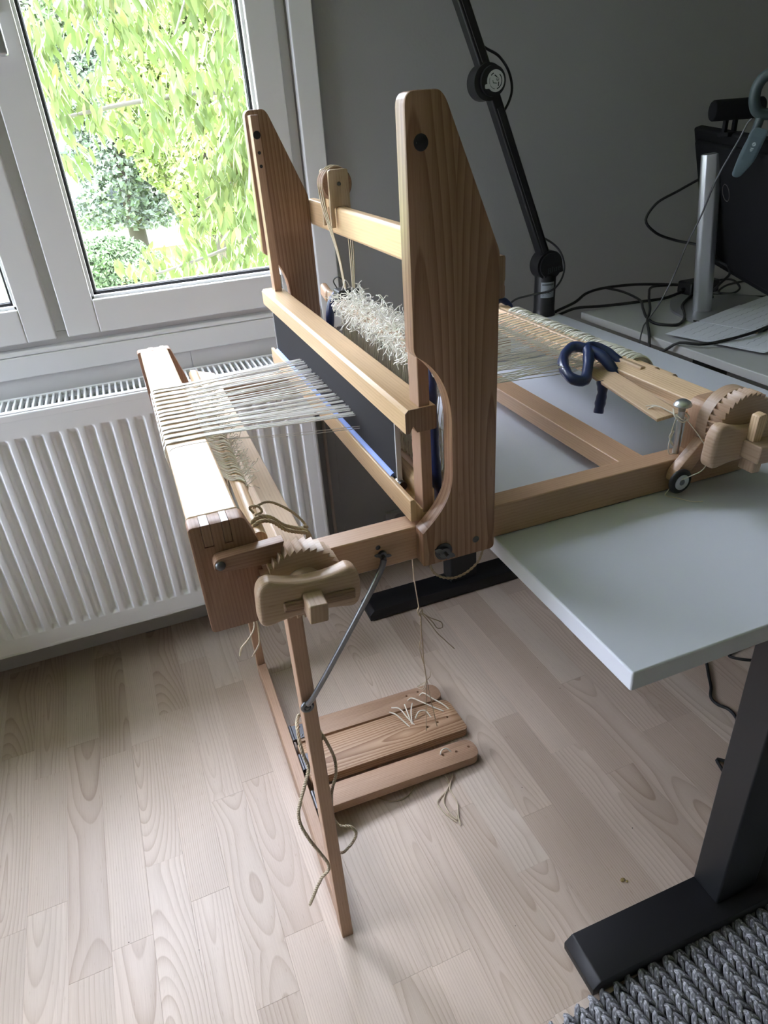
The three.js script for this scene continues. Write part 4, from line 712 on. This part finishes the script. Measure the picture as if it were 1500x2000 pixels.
{ // webcam on the top edge
  const w = thing('webcam', 'black cylindrical webcam on top of the monitor', 'webcam');
  const q = [[0, -0.05], [0.0165, -0.05], [0.0187, -0.047], [0.0187, 0.047], [0.0165, 0.05], [0, 0.05]];
  part('body', [lathe(q, 32).rotateZ(Math.PI / 2).rotateY(-0.35).translate(1.217, 1.146, -1.221)], M.blackMatt, w);
  part('bracket', [bx(1.196, 1.204, 1.104, 1.13, -1.232, -1.224, 0.001), bx(1.212, 1.22, 1.102, 1.13, -1.224, -1.216, 0.001), bx(1.19, 1.228, 1.099, 1.107, -1.236, -1.208, 0.002)], M.blackMatt, w);
}
{ // clip with a bent arm
  const c = thing('clip_lamp', 'grey green clip-on lamp with a bent tubular arm clamped on the monitor', 'clip lamp');
  part('arm', [tube([[1.157, 1.1886, -1.036], [1.133, 1.2011, -1.054], [1.117, 1.1954, -1.071], [1.113, 1.1799, -1.08], [1.115, 1.1577, -1.082], [1.124, 1.1432, -1.08], [1.14, 1.1375, -1.071], [1.162, 1.1452, -1.054]], 0.0095, 60, 12)], M.teal, c);
  part('neck', [tube([[1.131, 1.1394, -1.077], [1.13, 1.1239, -1.079], [1.122, 1.1017, -1.08]], 0.0076, 20, 10)], M.teal, c);
  const logo = canvasTex(64, 128, (g) => { g.fillStyle = '#4a5960'; g.fillRect(0, 0, 64, 128); g.fillStyle = '#a9b3b8'; g.beginPath(); g.arc(34, 38, 11, 0, 6.3); g.fill(); g.strokeStyle = '#4a5960'; g.lineWidth = 3; g.beginPath(); g.moveTo(28, 44); g.lineTo(40, 32); g.stroke(); g.fillStyle = '#a9b3b8'; g.fillRect(24, 58, 18, 5); g.fillRect(24, 66, 16, 5); g.fillRect(27, 73, 10, 4); });
  const shape = roundPoly([[-0.0125, 0.04], [0.0145, 0.04], [0.013, -0.012], [0.0, -0.043], [-0.0145, -0.043], [-0.0165, -0.005]], [0.01, 0.008, 0.012, 0.01, 0.01, 0.012]);
  const T = new THREE.Matrix4().makeTranslation(1.1194, 1.0786, -1.076).multiply(new THREE.Matrix4().makeRotationY(-0.75)).multiply(new THREE.Matrix4().makeRotationZ(-0.27));
  const pad = part('clip_lever', [poly(shape, 0.006, 0.0015).applyMatrix4(T)], std('#4a5960', 0.5), c);
  part('print', [new THREE.PlaneGeometry(0.019, 0.038).translate(-0.0005, 0.006, 0.0063).applyMatrix4(T)], std('#ffffff', 0.5, { map: logo }), pad);
  part('cable', [tube([[1.122, 1.132, -1.088], [1.119, 1.128, -1.091], [1.118, 1.1, -1.105], [1.1235, 1.0315, -1.15], [1.1375, 0.9618, -1.19], [1.138, 0.8994, -1.22], [1.147, 0.8405, -1.25], [1.126, 0.775, -1.262], [1.098, 0.7395, -1.262], [1.072, 0.7365, -1.243], [1.042, 0.7375, -1.212], [1.018, 0.731, -1.187], [1.008, 0.69, -1.18]], 0.0017, 90, 6)], std(lin(0.1, 0.1, 0.105), 0.5), c);
}
{ // papers
  const print = canvasTex(512, 360, (g, w, h) => { g.fillStyle = '#dadde5'; g.fillRect(0, 0, w, h); g.strokeStyle = '#6f747f'; g.lineWidth = 2; for (let i = 0; i < 9; i++) { g.beginPath(); for (let x = 30; x < 470 - (i % 3) * 90; x += 6) g.lineTo(x, 40 + i * 33 + Math.sin(x * 0.9 + i) * 2.2); g.globalAlpha = 0.35 + 0.3 * (i % 2); g.stroke(); } g.globalAlpha = 1; });
  const mat = std('#ffffff', 0.8, { map: print });
  const sheet = (x, z, turn, y, label) => {
    const g = new THREE.BoxGeometry(0.297, 0.0004, 0.21); g.rotateY(turn).translate(x, DESK + y, z);
    return single('paper_sheet', [g], mat, label, 'paper', undefined);
  };
  sheet(1.2265, -1.096, 0.29, 0.0068, 'white printed sheet at the bottom of the loose papers on the far desk');
  sheet(1.2365, -1.1005, 0.31, 0.0074, 'white printed sheet in the middle of the loose papers, partly covered');
  sheet(1.3455, -1.13, 0.285, 0.0081, 'white printed sheet lying topmost and furthest right of the papers before the monitor stand');
  const p = thing('pencil', 'dark pencil with a pale tip lying on the papers by the black cable', 'pencil');
  part('shaft', [bar(V(1.194, DESK + 0.0124, -1.05), V(1.36, DESK + 0.0124, -1.1), 0.0075, 0.0075, V(0, 1, 0), 0.0025)], M.black, p);
  part('tip', [new THREE.ConeGeometry(0.0038, 0.016, 12).rotateZ(Math.PI / 2).rotateY(0.29).translate(1.1865, DESK + 0.0124, -1.0475)], std(lin(0.45, 0.33, 0.2), 0.7), p);
}
// ---- cables, each one its own
{
  const y = DESK + 0.0036, cab = (pts, r, label) => single('cable', [tube(pts, r, 90, 8)], M.rubber, label, 'cable');
  cab([[0.955, 0.7, -1.51], [0.985, y + 0.002, -1.455], [1.04, y + 0.012, -1.465], [1.1, y + 0.02, -1.5], [1.17, y + 0.02, -1.52], [1.26, y + 0.018, -1.51], [1.345, y + 0.012, -1.475], [1.385, y + 0.012, -1.43]], 0.0036, 'thick black cable arching along the grey wall from boom arm to power brick');
  cab([[0.99, 0.725, -1.46], [1.03, y + 0.002, -1.448], [1.1, y, -1.435], [1.18, y, -1.42], [1.27, y, -1.41], [1.34, y + 0.006, -1.42], [1.375, y + 0.01, -1.415]], 0.0036, 'thick black cable lying flat from the corner of the far desk to the power brick');
  cab([[1.17, y + 0.02, -1.522], [1.2, y + 0.012, -1.49], [1.2, y + 0.004, -1.42], [1.155, y + 0.002, -1.35], [1.115, y, -1.285], [1.1, y, -1.235], [1.125, y, -1.205], [1.165, y, -1.225], [1.21, y + 0.002, -1.275], [1.24, y + 0.004, -1.315], [1.3, y + 0.006, -1.36], [1.36, y + 0.006, -1.4]], 0.0031, 'black cable hanging in a wide loop on the far desk left of the monitor stand');
  cab([[1.345, y + 0.012, -1.47], [1.28, y + 0.016, -1.47], [1.22, y + 0.014, -1.41], [1.15, y + 0.008, -1.32], [1.09, y + 0.003, -1.255], [1.045, y + 0.002, -1.195], [1.022, 0.728, -1.163], [1.015, 0.711, -1.15], [1.022, 0.716, -1.12], [1.033, 0.7385, -1.09], [1.06, y + 0.004, -1.055], [1.11, y + 0.008, -1.042], [1.17, y + 0.01, -1.045], [1.24, y + 0.012, -1.058], [1.36, y + 0.012, -1.09], [1.55, y + 0.002, -1.1]], 0.0031, 'long black cable dipping into the gap between the desks and running over the papers');
  cab([[1.168, y + 0.004, -1.198], [1.19, y, -1.165], [1.21, y - 0.0005, -1.13], [1.25, y + 0.002, -1.1]], 0.0022, 'thin black cable along the front edge of the monitor base, vanishing under the papers');
  cab([[1.36, y + 0.01, -1.4], [1.372, y + 0.003, -1.37], [1.4, y, -1.345], [1.46, y, -1.28], [1.55, y, -1.25], [1.68, y, -1.26]], 0.0031, 'black cable running right from the monitor stand along the desk');
  cab([[1.41, y + 0.012, -1.44], [1.44, y + 0.016, -1.43], [1.47, y + 0.02, -1.4], [1.46, y + 0.008, -1.36], [1.42, y + 0.002, -1.345], [1.4, y + 0.004, -1.365], [1.44, y + 0.012, -1.385], [1.5, y + 0.02, -1.37], [1.56, y + 0.03, -1.33]], 0.0026, 'thin black cable coiled in small loops right of the silver column');
cab([[1.36, 1.03, -1.405], [1.349, 1.019, -1.4], [1.266, 0.987, -1.4], [1.197, 0.961, -1.4], [1.175, 0.93, -1.4], [1.206, 0.9, -1.4], [1.272, 0.874, -1.4], [1.3, 0.866, -1.36], [1.29, 0.862, -1.3], [1.262, 0.851, -1.255], [1.272, 0.838, -1.228], [1.288, 0.82, -1.235], [1.3, 0.79, -1.27], [1.32, 0.76, -1.31], [1.345, 0.742, -1.33]], 0.0031, 'black cable bulging out in a big arc left of the monitor column');
  cab([[1.085, 0.004, -0.903], [1.06, 0.004, -0.87], [1.037, 0.004, -0.838], [1.013, 0.004, -0.812], [1.012, 0.004, -0.79], [1.022, 0.004, -0.772], [1.018, 0.004, -0.745], [0.99, 0.004, -0.71], [0.94, 0.004, -0.672], [0.915, 0.004, -0.667], [0.901, 0.004, -0.677], [0.894, 0.004, -0.66], [0.885, 0.004, -0.63]], 0.0034, 'black cable winding over the floor behind the black desk leg');
  cab([[1.25, 0.004, -0.88], [1.19, 0.004, -0.866], [1.15, 0.004, -0.9], [1.185, 0.004, -0.907], [1.26, 0.004, -0.91]], 0.0034, 'black cable bent in a hairpin on the floor below the desk edge');
  const bk = thing('power_brick', 'black power brick behind the foot of the monitor column', 'power brick');
  part('brick_body', [bx(1.338, 1.43, DESK, DESK + 0.032, -1.4475, -1.395, 0.006)], M.black, bk);
  part('strain_relief', [new THREE.CylinderGeometry(0.004, 0.005, 0.014, 12).rotateZ(Math.PI / 2).translate(1.333, DESK + 0.014, -1.42)], M.rubber, bk);
}
{ // dry crumb by the desk foot and specks of dirt on the floor
  single('crumb', [new THREE.DodecahedronGeometry(0.0035, 0).scale(1.4, 0.6, 1).translate(0.57, 0.002, -0.545), new THREE.DodecahedronGeometry(0.0022, 0).translate(0.575, 0.0018, -0.54)], std(lin(0.3, 0.22, 0.08), 0.9), 'tiny dry yellow crumb on the floor left of the black desk foot', 'crumb');
  const g = []; for (const [x, z] of [[-0.102, -0.957], [0.36, -0.55], [0.51, -0.78], [0.61, -0.72], [0.72, -1.06], [0.73, -0.98], [0.08, -0.75], [0.65, -0.62], [-0.25, -0.78], [-0.14, -0.72]]) g.push(new THREE.TetrahedronGeometry(rr(0.0008, 0.0016)).rotateY(rr(0, 6)).translate(x, 0.0008, z));
  part('floor_grit', g, std(lin(0.03, 0.025, 0.02), 0.9), scene, { kind: 'stuff', label: 'dark specks of grit scattered on the wooden floor', category: 'dirt' });
}

// ================================================================ outside
{
  const lawnTex = texture(512, 512, (x, y) => { const a = fbm(x * 9, y * 9, 3, 4), b = noise(x * 170, y * 170, 5); return [0.5 + 0.3 * a + 0.12 * b, 0.62 + 0.2 * a + 0.12 * b, 0.28 + 0.16 * a + 0.08 * b]; }, { W: 1, L: 1, mirror: true });
  const lawn = new THREE.PlaneGeometry(300, 150, 1, 1); { const u = lawn.attributes.uv; for (let i = 0; i < u.count; i++) u.setXY(i, u.getX(i) * 60, u.getY(i) * 30); }
  part('lawn', [lawn.rotateX(-Math.PI / 2).translate(0, -2.9, -77)], std(lin(0.55, 0.6, 0.5), 0.95, { map: lawnTex }), scene, { kind: 'structure' });
  // tall pale grass at the back of the garden
  {
    const blade = new THREE.BufferGeometry(); blade.setAttribute('position', new THREE.Float32BufferAttribute([-0.02, 0, 0, 0.02, 0, 0, 0.012, 0.5, 0.05, -0.012, 0.5, 0.05, 0.0, 0.95, 0.22, 0, 0.96, 0.22], 3)); blade.setIndex([0, 1, 2, 0, 2, 3, 3, 2, 4]); blade.computeVertexNormals();
    const n = 5200, im = new THREE.InstancedMesh(blade, std(lin(0.2, 0.22, 0.09), 0.9, { side: THREE.DoubleSide }), n), q = new THREE.Matrix4(), c = new THREE.Color();
    for (let i = 0; i < n; i++) { const s = rr(0.5, 1.3); q.makeRotationY(rr(0, 6.28)).scale(V(s * 1.5, s, s)).setPosition(rr(-6, 9), -2.95, rr(-22, -10)); im.setMatrixAt(i, q); const k = rr(0.6, 1.5); im.setColorAt(i, c.setRGB(k * rr(0.9, 1.5), k, k * 0.9)); }
    im.name = 'meadow_grass'; im.userData = { kind: 'stuff', label: 'tall pale meadow grass in the garden seen through the window', category: 'grass' }; scene.add(im);
  }
  const leafShape = (l, w) => { // pointed leaf folded along its rib, drooping; 12 triangles
    const pos = [], idx = [], n = 4;
    for (let i = 0; i < n; i++) { const t = i / (n - 1), k = Math.sin(Math.pow(t, 0.8) * Math.PI) * w * 0.5 + (i === 0 ? 0.002 : 0), y = -0.22 * l * t * t; pos.push(-k, y - 0.12 * k, t * l, 0, y - 0.35 * k, t * l, k, y - 0.12 * k, t * l); }
    for (let i = 0; i < n - 1; i++) for (let k = 0; k < 2; k++) { const a = i * 3 + k; idx.push(a, a + 3, a + 1, a + 1, a + 3, a + 4); }
    const g = new THREE.BufferGeometry(); g.setAttribute('position', new THREE.Float32BufferAttribute(pos, 3)); g.setIndex(idx); g.computeVertexNormals();
    return g;
  };
  const leafMat = (r, g, b) => phys(lin(r, g, b), 0.85, { transmission: 0.45, thickness: 0, side: THREE.DoubleSide });
  const leaves = [leafMat(0.15, 0.205, 0.055), leafMat(0.13, 0.185, 0.05), leafMat(0.175, 0.22, 0.06), leafMat(0.22, 0.22, 0.07)], leafG = [leafShape(0.078, 0.026), leafShape(0.066, 0.024), leafShape(0.09, 0.028)];
  const bark = std(lin(0.2, 0.18, 0.16), 0.9), darkBark = std(lin(0.06, 0.05, 0.04), 0.9);
  // cherry-like tree close to the window, its branches hanging into the view
  {
    const t = thing('tree', 'bright green broadleaf tree with drooping leaves close outside the window', 'tree');
    const trunk = [[2.6, -2.9, -4.6], [2.5, -0.5, -4.5], [2.3, 1.2, -4.4], [1.6, 2.9, -4.2]];
    part('trunk', [tube(trunk, 0.13, 30, 10, (k) => 1 - 0.55 * k)], bark, t);
    const spots = [], branch = (pts, r) => { part('branch', [tube(pts, r, 26, 6, (k) => 1 - 0.75 * k)], bark, t); const c = new THREE.CatmullRomCurve3(pts.map((p) => V(...p))); for (let k = 0.12; k <= 1; k += 0.028) spots.push([c.getPoint(k), c.getTangent(k)]); };
    branch([[2.3, 1.2, -4.4], [1.4, 1.28, -4.1], [0.8, 1.34, -3.9], [0.3, 1.32, -3.75], [-0.1, 1.27, -3.7]], 0.028);
    branch([[1.9, 2.3, -4.3], [1.2, 1.95, -3.9], [0.85, 1.6, -3.6], [0.7, 1.2, -3.45], [0.62, 0.9, -3.4]], 0.022);
    branch([[1.6, 2.9, -4.2], [0.9, 2.5, -3.9], [0.4, 2.05, -3.7], [0.15, 1.7, -3.5], [0.0, 1.45, -3.4]], 0.022);
    branch([[2.35, 0.8, -4.4], [1.6, 0.8, -4.2], [1.0, 0.75, -4.0], [0.5, 0.62, -3.9], [0.1, 0.55, -3.85]], 0.024);
    branch([[2.4, 0.2, -4.5], [1.7, 0.25, -4.4], [1.2, 0.22, -4.3], [0.7, 0.2, -4.2], [0.3, 0.1, -4.1]], 0.022);
    branch([[1.6, 2.9, -4.2], [0.9, 3.0, -4.0], [0.1, 2.7, -3.9], [-0.4, 2.3, -3.8], [-0.7, 1.9, -3.7]], 0.024);
    branch([[-0.4, 2.3, -3.8], [-0.6, 1.7, -3.7], [-0.75, 1.2, -3.6], [-0.8, 0.8, -3.6]], 0.014);
    branch([[0.9, 2.5, -3.9], [0.75, 2.0, -3.5], [0.55, 1.75, -3.3], [0.4, 1.5, -3.2]], 0.014);
    branch([[1.4, 1.28, -4.1], [1.0, 1.05, -3.9], [0.72, 1.0, -3.75], [0.45, 0.9, -3.6]], 0.012);
    branch([[2.3, 1.2, -4.4], [2.0, 1.6, -5.2], [1.3, 1.5, -5.4], [0.5, 1.2, -5.3]], 0.024);
    branch([[2.3, 1.2, -4.4], [2.1, 0.9, -5.3], [1.4, 0.5, -5.5], [0.6, 0.2, -5.4]], 0.024);
    branch([[1.6, 2.9, -4.2], [1.5, 2.7, -5.0], [0.9, 2.2, -5.3], [0.3, 1.9, -5.3]], 0.024);
    const all = [], q = new THREE.Matrix4(), e = new THREE.Euler();
    for (const [p, d] of spots) {
      const twigs = 4 + Math.floor(rr(0, 3));
      for (let w = 0; w < twigs; w++) {
        const a = p.clone().add(V(rr(-0.2, 0.2), rr(-0.17, 0.13), rr(-0.22, 0.22)));
        const n = 5 + Math.floor(rr(0, 4)), face = rr(0, 6.28);
        for (let k = 0; k < n; k++) {
          e.set(rr(0.5, 1.35), face + rr(-1.3, 1.3), rr(-0.5, 0.5), 'YXZ');
          q.makeRotationFromEuler(e).scale(V(1, 1, 1).multiplyScalar(rr(0.75, 1.15))).setPosition(a.x + rr(-0.04, 0.04), a.y + rr(-0.045, 0.03), a.z + rr(-0.04, 0.04));
          all.push([q.clone(), Math.floor(rr(0, 3)), rnd() < 0.04 ? 3 : Math.floor(rr(0, 3))]);
        }
      }
    }
    all.sort((A, B) => B[0].elements[14] - A[0].elements[14]);
    const rest = leafG.map(() => leaves.map(() => []));
    const seen = ([m]) => { const [x, y, z] = [m.elements[12], m.elements[13], m.elements[14]], k = -1.64 / z, wx = x * k, wy = 1.1775 + (y - 1.1775) * k; return wx > -0.1 && wx < 0.36 && wy > 0.86 && wy < 1.45; };
    let near = 0;
    for (const L of all) { if (near < 300 && seen(L)) { const m = part('leaf', leafG[L[1]], leaves[L[2]], t); m.applyMatrix4(L[0]); near++; } else rest[L[1]][L[2]].push(L[0]); }
    rest.forEach((row, i) => row.forEach((ms, j) => { if (!ms.length) return; const im = new THREE.InstancedMesh(leafG[i], leaves[j], ms.length); ms.forEach((m, k) => im.setMatrixAt(k, m)); im.name = 'foliage'; im.userData = { kind: 'stuff' }; im.castShadow = im.receiveShadow = true; t.add(im); }));
  }
  // more distant trees: clumps of small leaves on a trunk
  const clump = new THREE.BufferGeometry(); clump.setAttribute('position', new THREE.Float32BufferAttribute([-0.5, 0, 0, 0.5, 0, 0, 0, 0.25, 0.6, 0, 0, -0.5, 0.1, 0.5, 0.1, 0.2, -0.4, 0.3], 3)); clump.setIndex([0, 1, 2, 3, 4, 5]); clump.computeVertexNormals();
  const farTree = (name, label, x, z, h, w, color, cone, n) => {
    const t = thing(name, label, 'tree', undefined, [x, -2.9, z]);
    part('trunk', [new THREE.CylinderGeometry(w * 0.03, w * 0.06, h * 0.9, 8).translate(0, h * 0.45, 0)], darkBark, t);
    const im = new THREE.InstancedMesh(clump, std(lin(...color), 0.9, { side: THREE.DoubleSide }), n), q = new THREE.Matrix4(), c = new THREE.Color();
    for (let i = 0; i < n; i++) {
      const v = rnd(), a = rr(0, 6.28), lobe = 0.75 + 0.25 * Math.sin(a * 3 + v * 9), rad = (cone ? (1 - v) * 0.5 + 0.03 : 0.5 * Math.sqrt(Math.max(0, 1 - Math.pow(v * 2 - 1, 2)))) * w * Math.sqrt(rr(0.35, 1)) * lobe, s = rr(0.5, 1.1) * w * 0.05;
      q.makeRotationFromEuler(new THREE.Euler(rr(0, 6), rr(0, 6), rr(0, 6))).scale(V(s, s, s)).setPosition(Math.cos(a) * rad, h * (0.12 + 0.88 * v), Math.sin(a) * rad); im.setMatrixAt(i, q); const k = rr(0.6, 1.4); im.setColorAt(i, c.setRGB(k, k * rr(0.9, 1.1), k));
    }
    im.name = 'foliage'; im.userData = { kind: 'stuff' }; im.castShadow = im.receiveShadow = true; t.add(im);
    return t;
  };
  farTree('conifer', 'blue-green conifer in the middle of the window view, behind the near leaves', 1.0, -30, 9.5, 5.5, [0.16, 0.2, 0.15], true, 9000);
  farTree('conifer', 'dark conifer at the upper left of the window view', -1.6, -52, 17, 9, [0.16, 0.18, 0.13], true, 9000);
  farTree('broad_tree', 'grey green round tree behind the roof on the left of the window view', 1.8, -46, 12, 9, [0.16, 0.21, 0.11], false, 9000);
  farTree('broad_tree', 'yellow green tree in the centre of the window view', 3.6, -26, 8.5, 6, [0.22, 0.27, 0.1], false, 9000);
  farTree('broad_tree', 'tall pale green tree on the right edge of the window view', 7.5, -34, 13, 10, [0.2, 0.25, 0.11], false, 9000);
  farTree('broad_tree', 'tall tree beyond the left casement', -8, -40, 14, 10, [0.16, 0.2, 0.1], false, 7000);
  farTree('shrub', 'dark green shrub at the lower left of the window view', -0.15, -15.5, 2.4, 2.6, [0.1, 0.15, 0.07], false, 6000);
  // neighbouring house with a tiled roof
  {
    const h = thing('house', 'white neighbour house with a grey tiled roof on the left of the window view', 'house', undefined, [-1.5, -2.9, -44]);
    part('wall', [bx(-4, 1.6, 0, 3.6, -3, 3, 0.01)], std(lin(0.75, 0.74, 0.72), 0.8), h);
    const roof = part('roof', [bx(-4.3, 1.9, 3.5, 3.7, -3.4, 3.4, 0.01)], std(lin(0.1, 0.11, 0.13), 0.7), h);
    const tiles = [];
    for (let r = 0; r < 9; r++) for (let c = 0; c < 22; c++) tiles.push(new THREE.CylinderGeometry(0.16, 0.16, 0.46, 8, 1, false, 0, Math.PI).rotateX(Math.PI / 2).rotateZ(Math.PI / 2).rotateX(0.62).translate(-4.1 + c * 0.28, 3.75 + r * 0.24, 3.3 - r * 0.34));
    part('roof_tiles', tiles, std(lin(0.12, 0.135, 0.16), 0.6), roof, { kind: 'stuff' });
    part('gable', [poly([[-3.2, 0], [3.2, 0], [0, 2.2]], 6, 0.01).rotateY(Math.PI / 2).translate(-4.2, 3.65, 0)], std(lin(0.5, 0.5, 0.48), 0.8), h);
    const w = part('window', [bx(-2.6, -1.5, 1.3, 2.6, 2.95, 3.04, 0.01)], std(lin(0.05, 0.055, 0.06), 0.2), h);
    part('window_cross', [bx(-2.08, -2.02, 1.3, 2.6, 3.03, 3.07, 0.005)], std(lin(0.7, 0.7, 0.7), 0.6), w);
  }
  {
    const g = thing('garage', 'low white flat-roofed building below the tiled roof in the window view', 'building', undefined, [2.2, -2.9, -40]);
    part('wall', [bx(-1.9, 1.5, 0, 2.7, -3, 3, 0.01)], std(lin(0.82, 0.82, 0.8), 0.8), g);
    part('roof', [bx(-2.05, 1.65, 2.7, 2.9, -3.2, 3.2, 0.02)], std(lin(0.8, 0.8, 0.8), 0.7), g);
    part('gate', [bx(-0.9, 0.9, 0, 2.1, 2.98, 3.05, 0.02)], std(lin(0.66, 0.66, 0.65), 0.7), g);
  }
  { // parked car, half hidden by leaves
    const c = thing('parked_car', 'dark parked car half hidden by leaves at the left of the window view', 'car', undefined, [0.25, -1.9, -33.5]);
    part('body', [poly(roundPoly([[-2.1, 0.3], [2.1, 0.3], [2.15, 0.75], [1.5, 0.9], [0.9, 1.4], [-0.9, 1.42], [-1.5, 0.95], [-2.1, 0.85]], 0.14), 1.7, 0.06).translate(0, 0, -0.85)], std(lin(0.03, 0.035, 0.045), 0.25), c);
    part('side_window', [poly(roundPoly([[-1.25, 0.95], [1.05, 0.93], [0.75, 1.32], [-0.8, 1.34]], 0.06), 0.02, 0.004).translate(0, 0, 0.845)], std(lin(0.1, 0.11, 0.12), 0.1), c);
    for (const x of [-1.35, 1.3]) part('wheel', [disc(0.33, 0.2, 24).translate(x, 0.33, 0.8)], M.black, c);
    part('ramp', [bx(-2.6, 2.6, -1.0, 0.0, -1.6, 1.6, 0.02)], std(lin(0.4, 0.4, 0.38), 0.9), c);
  }
}

// every thing gets its own base as origin: the middle of its footprint, at its lowest point
scene.updateMatrixWorld(true);
for (const o of [...scene.children]) {
  if (!(o.isGroup) || o.userData.kind === 'structure' || o.position.lengthSq() > 0) continue;
  const b = new THREE.Box3().setFromObject(o), at = V((b.min.x + b.max.x) / 2, b.min.y, (b.min.z + b.max.z) / 2);
  o.position.copy(at);
  for (const c of o.children) c.position.sub(at);
}
scene.traverse((o) => { if (o.isMesh) { o.castShadow = o.receiveShadow = true; } });
renderer.render(scene, camera);
